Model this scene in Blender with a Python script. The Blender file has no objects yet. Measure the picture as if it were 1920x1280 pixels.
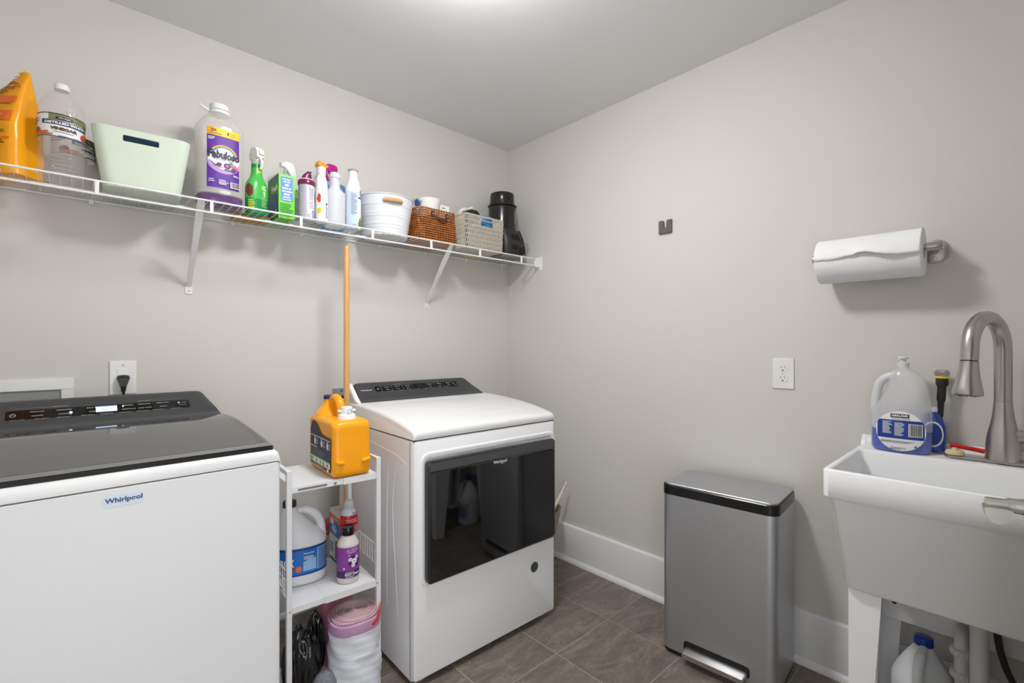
import bpy, bmesh, math, random
from mathutils import Vector, Matrix
random.seed(7)
PI = math.pi
S = bpy.context.scene
COL = S.collection
# ---------------------------------------------------------------- camera
cam_d = bpy.data.cameras.new('camera')
cam_d.sensor_width = 36.0
cam_d.lens = 882.04 / 1920 * 36
cam_d.shift_y = 6.8 / 1920
cam_d.clip_start = 0.02
cam = bpy.data.objects.new('camera', cam_d)
COL.objects.link(cam)
cam.location = (-2.0297, -2.2234, 1.2031)
cam.rotation_euler = (PI / 2, 0, math.radians(47.154) - PI / 2)
S.camera = cam
# ---------------------------------------------------------------- world, light, exposure
W = bpy.data.worlds.new('world')
S.world = W
W.use_nodes = True
W.node_tree.nodes['Background'].inputs[0].default_value = (0.97, 0.985, 1.0, 1)
W.node_tree.nodes['Background'].inputs[1].default_value = 2.7
LAMP_STRENGTH = 78.0
LAMP_COLOR = (1.0, 0.992, 0.985, 1)
S.view_settings.view_transform = 'Standard'
S.view_settings.look = 'None'
S.view_settings.exposure = 0.17
S.view_settings.gamma = 1.0
S.view_settings.use_curve_mapping = False
pl = bpy.data.lights.new('doorway_daylight', 'AREA')
pl.shape = 'RECTANGLE'; pl.size = 0.78; pl.size_y = 2.03
pl.cycles.is_portal = True
po = bpy.data.objects.new('doorway_daylight', pl)
COL.objects.link(po)
po.location = (-1.97, -2.5, 1.015); po.rotation_euler = (PI / 2, 0, 0)

# ---------------------------------------------------------------- materials
MATS = {}
def mat(name, col=(0.8, 0.8, 0.8), rough=0.5, metal=0.0, spec=0.5, emis=None, es=0.0, bump=0.0, bscale=200.0,
        var=0.0, vscale=8.0, sss=0.0, coat=0.0, aniso=0.0, stretch=(1, 1, 1), alpha=1.0):
    if name in MATS:
        return MATS[name]
    m = bpy.data.materials.new(name)
    m.use_nodes = True
    nt = m.node_tree
    b = nt.nodes['Principled BSDF']
    c = (*col, 1) if len(col) == 3 else col
    b.inputs['Base Color'].default_value = c
    b.inputs['Roughness'].default_value = rough
    b.inputs['Metallic'].default_value = metal
    b.inputs['Specular IOR Level'].default_value = spec
    b.inputs['Coat Weight'].default_value = coat
    b.inputs['Alpha'].default_value = alpha
    if sss:
        b.inputs['Subsurface Weight'].default_value = sss
        b.inputs['Subsurface Radius'].default_value = (0.02, 0.02, 0.02)
        b.inputs['Subsurface Scale'].default_value = 0.5
    if emis:
        b.inputs['Emission Color'].default_value = (*emis, 1)
        b.inputs['Emission Strength'].default_value = es
    if bump or var:
        tc = nt.nodes.new('ShaderNodeTexCoord')
        mp = nt.nodes.new('ShaderNodeMapping')
        mp.inputs['Scale'].default_value = stretch
        nt.links.new(tc.outputs['Object'], mp.inputs['Vector'])
    if bump:
        n = nt.nodes.new('ShaderNodeTexNoise')
        n.inputs['Scale'].default_value = bscale
        n.inputs['Detail'].default_value = 4
        nt.links.new(mp.outputs[0], n.inputs['Vector'])
        bp = nt.nodes.new('ShaderNodeBump')
        bp.inputs['Strength'].default_value = bump
        bp.inputs['Distance'].default_value = 0.002
        nt.links.new(n.outputs['Fac'], bp.inputs['Height'])
        nt.links.new(bp.outputs[0], b.inputs['Normal'])
    if var:
        n2 = nt.nodes.new('ShaderNodeTexNoise')
        n2.inputs['Scale'].default_value = vscale
        n2.inputs['Detail'].default_value = 5
        nt.links.new(mp.outputs[0], n2.inputs['Vector'])
        mx = nt.nodes.new('ShaderNodeMix'); mx.data_type = 'RGBA'
        mx.inputs[6].default_value = tuple(min(1, x * (1 - var)) for x in c[:3]) + (1,)
        mx.inputs[7].default_value = tuple(min(1, x * (1 + var)) for x in c[:3]) + (1,)
        nt.links.new(n2.outputs['Fac'], mx.inputs[0])
        nt.links.new(mx.outputs[2], b.inputs['Base Color'])
    MATS[name] = m
    return m

def clear_mat(name, col=(0.95, 0.97, 0.97), body=0.25, rough=0.08, tint=(1, 1, 1), bump=0.0, bscale=60):
    """thin clear or milky plastic: part see-through, part diffuse and translucent, with a gloss"""
    m = bpy.data.materials.new(name)
    m.use_nodes = True
    nt = m.node_tree
    nt.nodes.remove(nt.nodes['Principled BSDF'])
    out = nt.nodes['Material Output']
    tr = nt.nodes.new('ShaderNodeBsdfTransparent'); tr.inputs[0].default_value = (*tint, 1)
    df = nt.nodes.new('ShaderNodeBsdfDiffuse'); df.inputs[0].default_value = (*col, 1)
    tl = nt.nodes.new('ShaderNodeBsdfTranslucent'); tl.inputs[0].default_value = (*col, 1)
    gl = nt.nodes.new('ShaderNodeBsdfGlossy'); gl.inputs['Roughness'].default_value = rough
    m1 = nt.nodes.new('ShaderNodeMixShader'); m1.inputs[0].default_value = 0.28
    nt.links.new(df.outputs[0], m1.inputs[1]); nt.links.new(tl.outputs[0], m1.inputs[2])
    m2 = nt.nodes.new('ShaderNodeMixShader'); m2.inputs[0].default_value = body
    nt.links.new(tr.outputs[0], m2.inputs[1]); nt.links.new(m1.outputs[0], m2.inputs[2])
    lw = nt.nodes.new('ShaderNodeLayerWeight'); lw.inputs[0].default_value = 0.12
    pw = nt.nodes.new('ShaderNodeMath'); pw.operation = 'MULTIPLY_ADD'; pw.inputs[1].default_value = 0.30; pw.inputs[2].default_value = 0.035
    m3 = nt.nodes.new('ShaderNodeMixShader')
    nt.links.new(lw.outputs['Facing'], pw.inputs[0]); nt.links.new(pw.outputs[0], m3.inputs[0])
    nt.links.new(m2.outputs[0], m3.inputs[1]); nt.links.new(gl.outputs[0], m3.inputs[2])
    if bump:
        n = nt.nodes.new('ShaderNodeTexNoise'); n.inputs['Scale'].default_value = bscale
        tc = nt.nodes.new('ShaderNodeTexCoord'); nt.links.new(tc.outputs['Object'], n.inputs['Vector'])
        bp = nt.nodes.new('ShaderNodeBump'); bp.inputs['Strength'].default_value = bump
        bp.inputs['Distance'].default_value = 0.004
        nt.links.new(n.outputs['Fac'], bp.inputs['Height'])
        for q in (df, gl): nt.links.new(bp.outputs[0], q.inputs['Normal'])
    nt.links.new(m3.outputs[0], out.inputs['Surface'])
    MATS[name] = m
    return m

def srgb(r, g, b):
    f = lambda x: (x / 255 / 12.92) if x / 255 <= 0.04045 else ((x / 255 + 0.055) / 1.055) ** 2.4
    return (f(r), f(g), f(b))
def C8(name, r, g, b, **k):
    return mat(name, srgb(r, g, b), **k)

wall_m = C8('wall_paint', 213, 210, 205, rough=0.75, bump=0.05, bscale=350, spec=0.3)
ceil_m = C8('ceiling_paint', 232, 233, 234, rough=0.85, spec=0.2)
trim_m = C8('white_trim_paint', 228, 229, 230, rough=0.35)
white = C8('white_enamel', 229, 231, 234, rough=0.5, spec=0.25)
white_deck = C8('white_enamel_deck', 234, 235, 236, rough=0.28)
wire_m = C8('white_wire_coating', 236, 236, 236, rough=0.35)
rackm = C8('white_rack_metal', 228, 229, 231, rough=0.4)
plate_m = C8('white_plate_plastic', 232, 232, 230, rough=0.3)
blackp = C8('black_plastic', 22, 22, 23, rough=0.35)
blackg = C8('black_gloss', 12, 12, 13, rough=0.1)
console_m = C8('console_grey', 66, 67, 70, rough=0.28)
lidglass = C8('smoked_glass', 66, 68, 70, rough=0.06, spec=0.55)
lidedge = C8('lid_edge_dark', 45, 46, 48, rough=0.15)
print_m = C8('print_light', 190, 190, 190, rough=0.5)
steel = mat('brushed_steel', srgb(195, 194, 192), rough=0.3, metal=1.0, bump=0.04, bscale=40, stretch=(1, 1, 40))
canst = mat('bin_steel', srgb(200, 202, 206), rough=0.44, metal=1.0, bump=0.05, bscale=30, stretch=(1, 1, 60))
nickel = mat('brushed_nickel', srgb(188, 185, 181), rough=0.3, metal=1.0)
chrome = mat('chrome', srgb(200, 200, 200), rough=0.12, metal=1.0)
tubm = C8('tub_plastic', 243, 244, 246, rough=0.45)
pvc = C8('white_pvc', 222, 222, 222, rough=0.35)
paper = C8('paper', 240, 241, 243, rough=0.9, bump=0.5, bscale=160)
black_band = C8('label_black', 30, 28, 34, rough=0.4)
lw = C8('label_white', 240, 240, 240, rough=0.4)
lb = C8('label_blue', 25, 60, 160, rough=0.35)
txt_dk = C8('ink_dark', 35, 35, 45, rough=0.5)
txt_gr = C8('ink_grey', 120, 122, 128, rough=0.5)

# ---------------------------------------------------------------- mesh helpers
class MB:
    def __init__(s):
        s.v = []; s.f = []; s.m = []; s.mats = []; s.cur = 0
    def use(s, m):
        if m not in s.mats: s.mats.append(m)
        s.cur = s.mats.index(m); return s
    def add(s, vs, fs):
        o = len(s.v); s.v += [tuple(v) for v in vs]
        s.f += [tuple(i + o for i in f) for f in fs]; s.m += [s.cur] * len(fs); return s
    def box(s, x0, x1, y0, y1, z0, z1):
        vs = [(x, y, z) for z in (z0, z1) for y in (y0, y1) for x in (x0, x1)]
        return s.add(vs, [(0, 2, 3, 1), (4, 5, 7, 6), (0, 1, 5, 4), (2, 6, 7, 3), (0, 4, 6, 2), (1, 3, 7, 5)])
    def loft(s, secs, cap0=True, cap1=True, closed=False):
        n = len(secs[0]); vs = [p for q in secs for p in q]; fs = []
        K = len(secs)
        for k in range(K if closed else K - 1):
            a = k * n; b = ((k + 1) % K) * n
            for i in range(n):
                j = (i + 1) % n
                fs.append((a + i, a + j, b + j, b + i))
        if not closed:
            if cap0: fs.append(tuple(reversed(range(n))))
            if cap1: fs.append(tuple(range((K - 1) * n, K * n)))
        return s.add(vs, fs)
    def tube(s, path, r, seg=10, closed=False, cap=True):
        P = [Vector(p) for p in path]; n = len(P)
        R = r if isinstance(r, (list, tuple)) else [r] * n
        t0 = (P[1] - P[0]).normalized()
        up = Vector((0, 0, 1)) if abs(t0.z) < 0.9 else Vector((1, 0, 0))
        nrm = t0.cross(up).normalized(); secs = []
        for i in range(n):
            if closed: t = (P[(i + 1) % n] - P[i - 1])
            else: t = P[min(i + 1, n - 1)] - P[max(i - 1, 0)]
            t.normalize()
            nrm = (nrm - t * nrm.dot(t)).normalized(); bn = t.cross(nrm)
            secs.append([P[i] + (nrm * math.cos(a) + bn * math.sin(a)) * R[i] for a in [2 * PI * k / seg for k in range(seg)]])
        return s.loft(secs, cap, cap, closed)
    def cyl(s, p0, p1, r0, r1=None, seg=24):
        return s.tube([p0, p1], [r0, r0 if r1 is None else r1], seg)
    def lathe(s, prof, c=(0, 0, 0), seg=32, cap0=True, cap1=True):
        return s.loft([[(c[0] + r * math.cos(2 * PI * i / seg), c[1] + r * math.sin(2 * PI * i / seg), c[2] + z) for i in range(seg)] for r, z in prof], cap0, cap1)
    def prism(s, pts, ax, a, b):
        """polygon pts in the plane across axis ax, from a to b"""
        def P(p, t):
            if ax == 'x': return (t, p[0], p[1])
            if ax == 'y': return (p[0], t, p[1])
            return (p[0], p[1], t)
        return s.loft([[P(p, a) for p in pts], [P(p, b) for p in pts]])
    def grid(s, fn, nu, nv):
        vs = [fn(i / nu, j / nv) for j in range(nv + 1) for i in range(nu + 1)]
        fs = [(j * (nu + 1) + i, j * (nu + 1) + i + 1, (j + 1) * (nu + 1) + i + 1, (j + 1) * (nu + 1) + i) for j in range(nv) for i in range(nu)]
        return s.add(vs, fs)
    def build(s, name, m=None, parent=None, ang=35, bevel=0.0, bseg=2, loc=None, rot=None, fixn=True):
        me = bpy.data.meshes.new(name)
        me.from_pydata(s.v, [], s.f)
        ms = s.mats if s.mats else [m]
        for q in ms: me.materials.append(q)
        if s.mats: me.polygons.foreach_set('material_index', s.m)
        if fixn:
            bm = bmesh.new(); bm.from_mesh(me)
            bmesh.ops.recalc_face_normals(bm, faces=bm.faces)
            bm.to_mesh(me); bm.free()
        me.polygons.foreach_set('use_smooth', [True] * len(me.polygons))
        me.set_sharp_from_angle(angle=math.radians(ang))
        me.update()
        o = bpy.data.objects.new(name, me); COL.objects.link(o)
        if parent: o.parent = parent
        if loc: o.location = loc
        if rot: o.rotation_euler = rot
        if bevel:
            b = o.modifiers.new('bevel', 'BEVEL'); b.width = bevel; b.segments = bseg
            b.limit_method = 'ANGLE'; b.angle_limit = math.radians(40); b.harden_normals = True
        return o

def thing(name, label, cat, loc=(0, 0, 0), rz=0.0, group=None, rot=None):
    o = bpy.data.objects.new(name, None); COL.objects.link(o)
    o.empty_display_size = 0.05
    o.location = loc; o.rotation_euler = rot if rot else (0, 0, math.radians(rz))
    o['label'] = label; o['category'] = cat
    if group: o['group'] = group
    return o
def tag(o, label, cat, group=None, kind=None):
    o['label'] = label; o['category'] = cat
    if group: o['group'] = group
    if kind: o['kind'] = kind
    return o
def struct(o):
    o['kind'] = 'structure'; return o

def rrect(w, d, r, n=5, cx=0, cy=0):
    """rounded rectangle points, counter-clockwise"""
    pts = []
    for (sx, sy, a0) in ((1, 1, 0), (-1, 1, PI / 2), (-1, -1, PI), (1, -1, 3 * PI / 2)):
        for k in range(n + 1):
            a = a0 + PI / 2 * k / n
            pts.append((cx + sx * (w / 2 - r) + r * math.cos(a), cy + sy * (d / 2 - r) + r * math.sin(a)))
    return pts
def arc(cx, cy, r, a0, a1, n):
    return [(cx + r * math.cos(math.radians(a0 + (a1 - a0) * k / n)), cy + r * math.sin(math.radians(a0 + (a1 - a0) * k / n))) for k in range(n + 1)]
def lerp(a, b, t): return a + (b - a) * t
def smooth_path(pts, k=6):
    P = [Vector(p) for p in pts]; out = []
    for i in range(len(P) - 1):
        p0 = P[max(i - 1, 0)]; p1 = P[i]; p2 = P[i + 1]; p3 = P[min(i + 2, len(P) - 1)]
        for j in range(k):
            t = j / k
            out.append(0.5 * ((2 * p1) + (p2 - p0) * t + (2 * p0 - 5 * p1 + 4 * p2 - p3) * t * t + (3 * p1 - p0 - 3 * p2 + p3) * t ** 3))
    out.append(P[-1]); return out

class Body:
    """a bottle-like body: profile rows (z, rx, ry, ox, oy); superellipse exponent n"""
    def __init__(s, prof, n=2.0, k=4, seg=48, linear=False):
        s.n = n; s.seg = seg
        P = [tuple(list(p) + [0] * (5 - len(p))) for p in prof]
        rows = []
        for i in range(len(P) - 1):
            p0 = P[max(i - 1, 0)]; p1 = P[i]; p2 = P[i + 1]; p3 = P[min(i + 2, len(P) - 1)]
            kk = 1 if linear else k
            for j in range(kk):
                t = j / kk
                r = []
                for c in range(5):
                    m1 = (p2[c] - p0[c]) / 2; m2 = (p3[c] - p1[c]) / 2
                    d = p2[c] - p1[c]
                    if m1 * d <= 0: m1 = 0
                    if m2 * d <= 0: m2 = 0
                    m1 = max(-3 * abs(d), min(3 * abs(d), m1)); m2 = max(-3 * abs(d), min(3 * abs(d), m2))
                    r.append((2 * t ** 3 - 3 * t ** 2 + 1) * p1[c] + (t ** 3 - 2 * t ** 2 + t) * m1 + (-2 * t ** 3 + 3 * t ** 2) * p2[c] + (t ** 3 - t ** 2) * m2)
                rows.append(r)
        rows.append(list(P[-1])); s.rows = rows; s.cache = {}
    def ring(s, row, seg=None, grow=0.0):
        z, rx, ry, ox, oy = row; seg = seg or s.seg; out = []
        rx += grow; ry += grow
        for i in range(seg):
            a = 2 * PI * i / seg - PI / 2
            c, q = math.cos(a), math.sin(a)
            r = 1 / ((abs(c) / max(rx, 1e-4)) ** s.n + (abs(q) / max(ry, 1e-4)) ** s.n) ** (1 / s.n)
            out.append((ox + r * c, oy + r * q, z))
        return out
    def at(s, z):
        R = s.rows
        for i in range(len(R) - 1):
            if R[i][0] <= z <= R[i + 1][0] and R[i + 1][0] > R[i][0]:
                t = (z - R[i][0]) / (R[i + 1][0] - R[i][0])
                return [lerp(R[i][c], R[i + 1][c], t) for c in range(5)]
        return R[0] if z < R[0][0] else R[-1]
    def surf(s, u, z, off=0.0):
        key = round(z, 4)
        if key not in s.cache:
            ring = s.ring(s.at(z), 144); L = [0.0]
            for i in range(144):
                a = ring[i]; b = ring[(i + 1) % 144]
                L.append(L[-1] + math.hypot(b[0] - a[0], b[1] - a[1]))
            s.cache[key] = (ring, L)
        ring, L = s.cache[key]; T = L[-1]; q = u % T
        lo, hi = 0, 144
        while hi - lo > 1:
            mid = (lo + hi) // 2
            if L[mid] <= q: lo = mid
            else: hi = mid
        a = ring[lo]; b = ring[(lo + 1) % 144]; t = (q - L[lo]) / max(L[lo + 1] - L[lo], 1e-9)
        nx, ny = b[1] - a[1], -(b[0] - a[0]); l = math.hypot(nx, ny) or 1
        return (lerp(a[0], b[0], t) + nx / l * off, lerp(a[1], b[1], t) + ny / l * off, z)
    def mesh(s, mb=None, z0=None, z1=None, grow=0.0, cap0=True, cap1=True):
        mb = mb or MB()
        R = s.rows
        if z0 is not None or z1 is not None:
            z0 = R[0][0] if z0 is None else z0; z1 = R[-1][0] if z1 is None else z1
            R = [s.at(z0)] + [r for r in R if z0 + 1e-4 < r[0] < z1 - 1e-4] + [s.at(z1)]
            R[0] = list(R[0]); R[0][0] = z0; R[-1] = list(R[-1]); R[-1][0] = z1
        return mb.loft([s.ring(r, grow=grow) for r in R], cap0, cap1)

# ---------------------------------------------------------------- printed labels
def text_mesh(body, bold=0.0, shear=0.0):
    cu = bpy.data.curves.new('t', 'FONT'); cu.body = body; cu.size = 1.0
    cu.align_x = 'CENTER'; cu.align_y = 'CENTER'; cu.resolution_u = 2; cu.offset = bold; cu.shear = shear
    o = bpy.data.objects.new('t', cu)
    me = bpy.data.meshes.new_from_object(o)
    vs = [tuple(v.co) for v in me.vertices]; fs = [tuple(p.vertices) for p in me.polygons]
    bpy.data.meshes.remove(me); bpy.data.objects.remove(o); bpy.data.curves.remove(cu)
    return vs, fs
def plane(origin, ud, vd):
    O = Vector(origin); U = Vector(ud).normalized(); V = Vector(vd).normalized(); N = U.cross(V)
    return lambda u, v, off=0.0: tuple(O + U * u + V * v + N * off)
def decal(name, fn, items, parent, base=0.0004):
    """items: ('r',u0,v0,u1,v1,mat) ('e',cu,cv,ru,rv,mat) ('b',[(u,lo,hi)..],mat) ('t',text,cu,cv,h,mat[,width,bold,shear])
    ('l',u0,v0,u1,v1,rows,mat) fine print rows"""
    mb = MB()
    for li, it in enumerate(items):
        k = it[0]; off = base + 0.00015 * li + (0.0005 if k in 'tl' and base > 0.0005 else 0)
        def strip(rows, nv=4):
            for i in range(len(rows) - 1):
                a, b = rows[i], rows[i + 1]
                vs = []
                for r in (a, b):
                    vs += [fn(r[0], lerp(r[1], r[2], j / nv), off) for j in range(nv + 1)]
                mb.add(vs, [(j, nv + 1 + j, nv + 2 + j, j + 1) for j in range(nv)])
        if k == 'r':
            _, u0, v0, u1, v1, m = it[:6]; mb.use(m); n = max(2, min(30, int(abs(u1 - u0) / 0.004)))
            nv = max(1, min(14, int(abs(v1 - v0) / 0.008)))
            strip([(lerp(u0, u1, i / n), v0, v1) for i in range(n + 1)], nv)
        elif k == 'e':
            _, cu, cv, ru, rv, m = it[:6]; mb.use(m); n = 22
            strip([(cu - ru * math.cos(PI * i / n), cv - rv * math.sin(PI * i / n), cv + rv * math.sin(PI * i / n)) for i in range(n + 1)])
        elif k == 'b':
            mb.use(it[2]); rows = [it[1][0]]
            for q in it[1][1:]:
                p = rows[-1]; n = max(1, int(abs(q[0] - p[0]) / 0.004))
                rows += [tuple(lerp(p[c], q[c], i / n) for c in range(3)) for i in range(1, n + 1)]
            strip(rows)
        elif k == 't':
            _, body, cu, cv, h, m = it[:6]
            wd = it[6] if len(it) > 6 else None; bold = it[7] if len(it) > 7 else 0.02; sh = it[8] if len(it) > 8 else 0.0
            vs, fs = text_mesh(body, bold, sh)
            x0 = min(v[0] for v in vs); x1 = max(v[0] for v in vs); y0 = min(v[1] for v in vs); y1 = max(v[1] for v in vs)
            sy = h / (y1 - y0); sx = (wd / (x1 - x0)) if wd else sy
            mb.use(m); mb.add([fn(cu + (v[0] - (x0 + x1) / 2) * sx, cv + (v[1] - (y0 + y1) / 2) * sy, off) for v in vs], fs)
        elif k == 'l':
            _, u0, v0, u1, v1, rows, m = it; mb.use(m); rnd = random.Random(int(1e4 * (abs(u0) + abs(v1))) + rows)
            for r in range(rows):
                vv = lerp(v1, v0, (r + 0.5) / rows); hh = abs(v1 - v0) / rows * 0.22
                ue = u0 + (u1 - u0) * rnd.uniform(0.6, 1.0); n = max(1, int(abs(ue - u0) / 0.006))
                strip([(lerp(u0, ue, i / n), vv - hh, vv + hh) for i in range(n + 1)], 1)
    return mb.build(name, None, parent, fixn=False)
def barcode(u0, v0, u1, v1, bgm=None):
    out = [('r', u0, v0, u1, v1, bgm or lw)]; rnd = random.Random(3); u = u0 + 0.002
    while u < u1 - 0.003:
        w = rnd.choice((0.0006, 0.001, 0.0016)); out.append(('r', u, v0 + 0.002, u + w, v1 - 0.001, txt_dk)); u += w + rnd.choice((0.0008, 0.0014))
    return out
def screw_cap(name, parent, c, r, h, m, ribs=30, top_r=None):
    mb = MB(); top_r = top_r or r * 0.96
    def ring(rr, z, amp):
        return [(c[0] + (rr + (amp if i % 2 else 0)) * math.cos(2 * PI * i / (2 * ribs)), c[1] + (rr + (amp if i % 2 else 0)) * math.sin(2 * PI * i / (2 * ribs)), c[2] + z) for i in range(2 * ribs)]
    mb.loft([ring(r, 0, 0), ring(r, h * 0.06, r * 0.03), ring(top_r, h * 0.85, r * 0.03), ring(top_r * 0.97, h * 0.96, 0), ring(top_r * 0.9, h, 0)])
    return mb.build(name, m, parent)
def trigger_head(parent, c, m_body, m_trig, m_noz, s=1.0, ang=0.0, sleek=False):
    """spray head: collar, shroud, nozzle pointing along local -x turned by ang, trigger below it"""
    R = Matrix.Rotation(ang, 4, 'Z'); T = Matrix.Translation(c)
    def tr(mb):
        mb.v = [tuple(T @ R @ Vector((v[0] * s, v[1] * s, v[2] * s))) for v in mb.v]; return mb
    col = MB(); col.lathe([(0.0145, 0), (0.0155, 0.002), (0.0150, 0.016), (0.012, 0.019)], seg=24)
    tr(col).build('collar', m_body, parent)
    b = MB(); secs = []
    prof = [(0.018, 0.0, 0.010, 0.011), (0.035, -0.002, 0.013, 0.011), (0.052, -0.006, 0.020, 0.012), (0.066, -0.010, 0.030, 0.0125), (0.078, -0.012, 0.034, 0.012), (0.088, -0.008, 0.026, 0.010), (0.092, -0.006, 0.012, 0.005)]
    if sleek:
        prof = [(0.018, 0, 0.011, 0.011), (0.035, 0, 0.013, 0.012), (0.055, -0.008, 0.022, 0.013), (0.07, -0.016, 0.03, 0.013), (0.083, -0.020, 0.030, 0.012), (0.094, -0.020, 0.018, 0.008), (0.096, -0.02, 0.006, 0.003)]
    for z, ox, rx, ry in prof:
        secs.append([(ox + rx * math.copysign(abs(math.cos(a)) ** 0.8, math.cos(a)), ry * math.copysign(abs(math.sin(a)) ** 0.8, math.sin(a)), z) for a in [2 * PI * i / 24 for i in range(24)]])
    b.loft(secs); tr(b).build('spray_head', m_body, parent)
    n = MB(); n.cyl((-0.040, 0, 0.074), (-0.056, 0, 0.074), 0.010, 0.010, 16); n.box(-0.058, -0.054, -0.009, 0.009, 0.065, 0.083)
    tr(n).build('nozzle', m_noz, parent, bevel=0.001)
    t = MB(); t.tube(smooth_path([(-0.030, 0, 0.064), (-0.037, 0, 0.048), (-0.034, 0, 0.028), (-0.026, 0, 0.010)], 4), [0.0065] * 9 + [0.005] * 4, 10)
    tr(t).build('trigger', m_trig, parent)

# ================================================================= STRUCTURE
H = 2.44; XL = -2.43; YF = -2.48
def wallbox(name, x0, x1, y0, y1, z0, z1, m=wall_m):
    mb = MB(); mb.box(x0, x1, y0, y1, z0, z1); return struct(mb.build(name, m))
wallbox('wall_back', XL - 0.1, 0.1, 0.0, 0.1, -0.01, H + 0.01)
wallbox('wall_right', 0.0, 0.1, YF - 0.1, 0.0, -0.01, H + 0.01)
wallbox('wall_left', XL - 0.1, XL, YF - 0.1, 0.0, -0.01, H + 0.01)
DX0, DX1, DH = -2.36, -1.57, 2.04
mb = MB()
mb.box(XL, DX0, YF - 0.1, YF, 0, H); mb.box(DX1, 0, YF - 0.1, YF, 0, H); mb.box(DX0, DX1, YF - 0.1, YF, DH, H)
struct(mb.build('wall_front', wall_m))
mb = MB(); mb.box(XL - 0.1, 0.1, YF - 0.1, 0.1, H, H + 0.1); struct(mb.build('ceiling', ceil_m))
# floor: grout bed with separate tiles
grout = C8('grout', 168, 158, 146, rough=0.9, bump=0.3, bscale=300)
mb = MB(); mb.box(XL - 0.1, 0.1, YF - 0.9, 0.1, -0.06, -0.0016)
floor = struct(mb.build('floor', grout))
def tile_material():
    m = bpy.data.materials.new('slate_tile'); m.use_nodes = True; nt = m.node_tree; b = nt.nodes['Principled BSDF']
    N = nt.nodes.new; L = nt.links.new
    tc = N('ShaderNodeNewGeometry'); oi = N('ShaderNodeObjectInfo')
    sc = N('ShaderNodeVectorMath'); sc.operation = 'SCALE'; sc.inputs[3].default_value = 9.0
    cb = N('ShaderNodeCombineXYZ'); L(oi.outputs['Random'], cb.inputs[0]); L(oi.outputs['Random'], cb.inputs[2]); L(cb.outputs[0], sc.inputs[0])
    ad = N('ShaderNodeVectorMath'); ad.operation = 'ADD'; L(tc.outputs['Position'], ad.inputs[0]); L(sc.outputs[0], ad.inputs[1])
    mp = N('ShaderNodeMapping'); mp.inputs['Rotation'].default_value = (0, 0, 0.5); mp.inputs['Scale'].default_value = (3.0, 9.0, 1); L(ad.outputs[0], mp.inputs[0])
    n1 = N('ShaderNodeTexNoise'); n1.inputs['Scale'].default_value = 1.1; n1.inputs['Detail'].default_value = 9; n1.inputs['Roughness'].default_value = 0.68; n1.inputs['Distortion'].default_value = 1.2; L(mp.outputs[0], n1.inputs['Vector'])
    r1 = N('ShaderNodeValToRGB'); e = r1.color_ramp.elements
    e[0].position = 0.30; e[0].color = (*srgb(95, 87, 78), 1); e[1].position = 0.72; e[1].color = (*srgb(146, 137, 126), 1)
    x = r1.color_ramp.elements.new(0.5); x.color = (*srgb(118, 108, 98), 1)
    L(n1.outputs['Fac'], r1.inputs[0])
    n2 = N('ShaderNodeTexNoise'); n2.inputs['Scale'].default_value = 1.6; n2.inputs['Detail'].default_value = 4; n2.inputs['Distortion'].default_value = 2.0; L(mp.outputs[0], n2.inputs['Vector'])
    r2 = N('ShaderNodeValToRGB'); q = r2.color_ramp.elements; q[0].position = 0.49; q[0].color = (0, 0, 0, 1); q[1].position = 0.515; q[1].color = (0, 0, 0, 1)
    w = r2.color_ramp.elements.new(0.50); w.color = (1, 1, 1, 1)
    L(n2.outputs['Fac'], r2.inputs[0])
    n3 = N('ShaderNodeTexNoise'); n3.inputs['Scale'].default_value = 60; n3.inputs['Detail'].default_value = 6; L(ad.outputs[0], n3.inputs['Vector'])
    mu = N('ShaderNodeMath'); mu.operation = 'MULTIPLY'; L(r2.outputs[0], mu.inputs[0]); L(n1.outputs['Fac'], mu.inputs[1])
    mu2 = N('ShaderNodeMath'); mu2.operation = 'MULTIPLY'; mu2.inputs[1].default_value = 0.55; L(mu.outputs[0], mu2.inputs[0])
    mx = N('ShaderNodeMix'); mx.data_type = 'RGBA'; L(mu2.outputs[0], mx.inputs[0]); L(r1.outputs[0], mx.inputs[6]); mx.inputs[7].default_value = (*srgb(190, 180, 168), 1)
    hv = N('ShaderNodeHueSaturation'); L(mx.outputs[2], hv.inputs['Color'])
    mr = N('ShaderNodeMapRange'); mr.inputs[3].default_value = 0.75; mr.inputs[4].default_value = 1.25; L(n3.outputs['Fac'], mr.inputs[0]); L(mr.outputs[0], hv.inputs['Value'])
    L(hv.outputs[0], b.inputs['Base Color']); b.inputs['Roughness'].default_value = 0.42
    bp = N('ShaderNodeBump'); bp.inputs['Strength'].default_value = 0.25; bp.inputs['Distance'].default_value = 0.003; L(n1.outputs['Fac'], bp.inputs['Height']); L(bp.outputs[0], b.inputs['Normal'])
    return m
tile_m = tile_material()
TP = 0.3366; G = 0.0022
for i in range(-1, 8):
    for j in range(-4, 6):
        x1 = -0.3155 - (i * TP) - G; x0 = -0.3155 - (i + 1) * TP + G
        y0 = -0.993 + j * TP * 0.9978 + G - TP; y1 = y0 + TP - 2 * G
        x0 = max(x0, XL + 0.002); x1 = min(x1, -0.002); y0 = max(y0, YF + 0.002); y1 = min(y1, -0.002)
        if x1 - x0 < 0.02 or y1 - y0 < 0.02: continue
        mb = MB(); c = 0.0012
        mb.loft([[(x0, y0, -0.003), (x1, y0, -0.003), (x1, y1, -0.003), (x0, y1, -0.003)],
                 [(x0, y0, -c), (x1, y0, -c), (x1, y1, -c), (x0, y1, -c)],
                 [(x0 + c, y0 + c, 0), (x1 - c, y0 + c, 0), (x1 - c, y1 - c, 0), (x0 + c, y1 - c, 0)]])
        mb.build('tile', tile_m, floor, ang=20)
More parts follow.
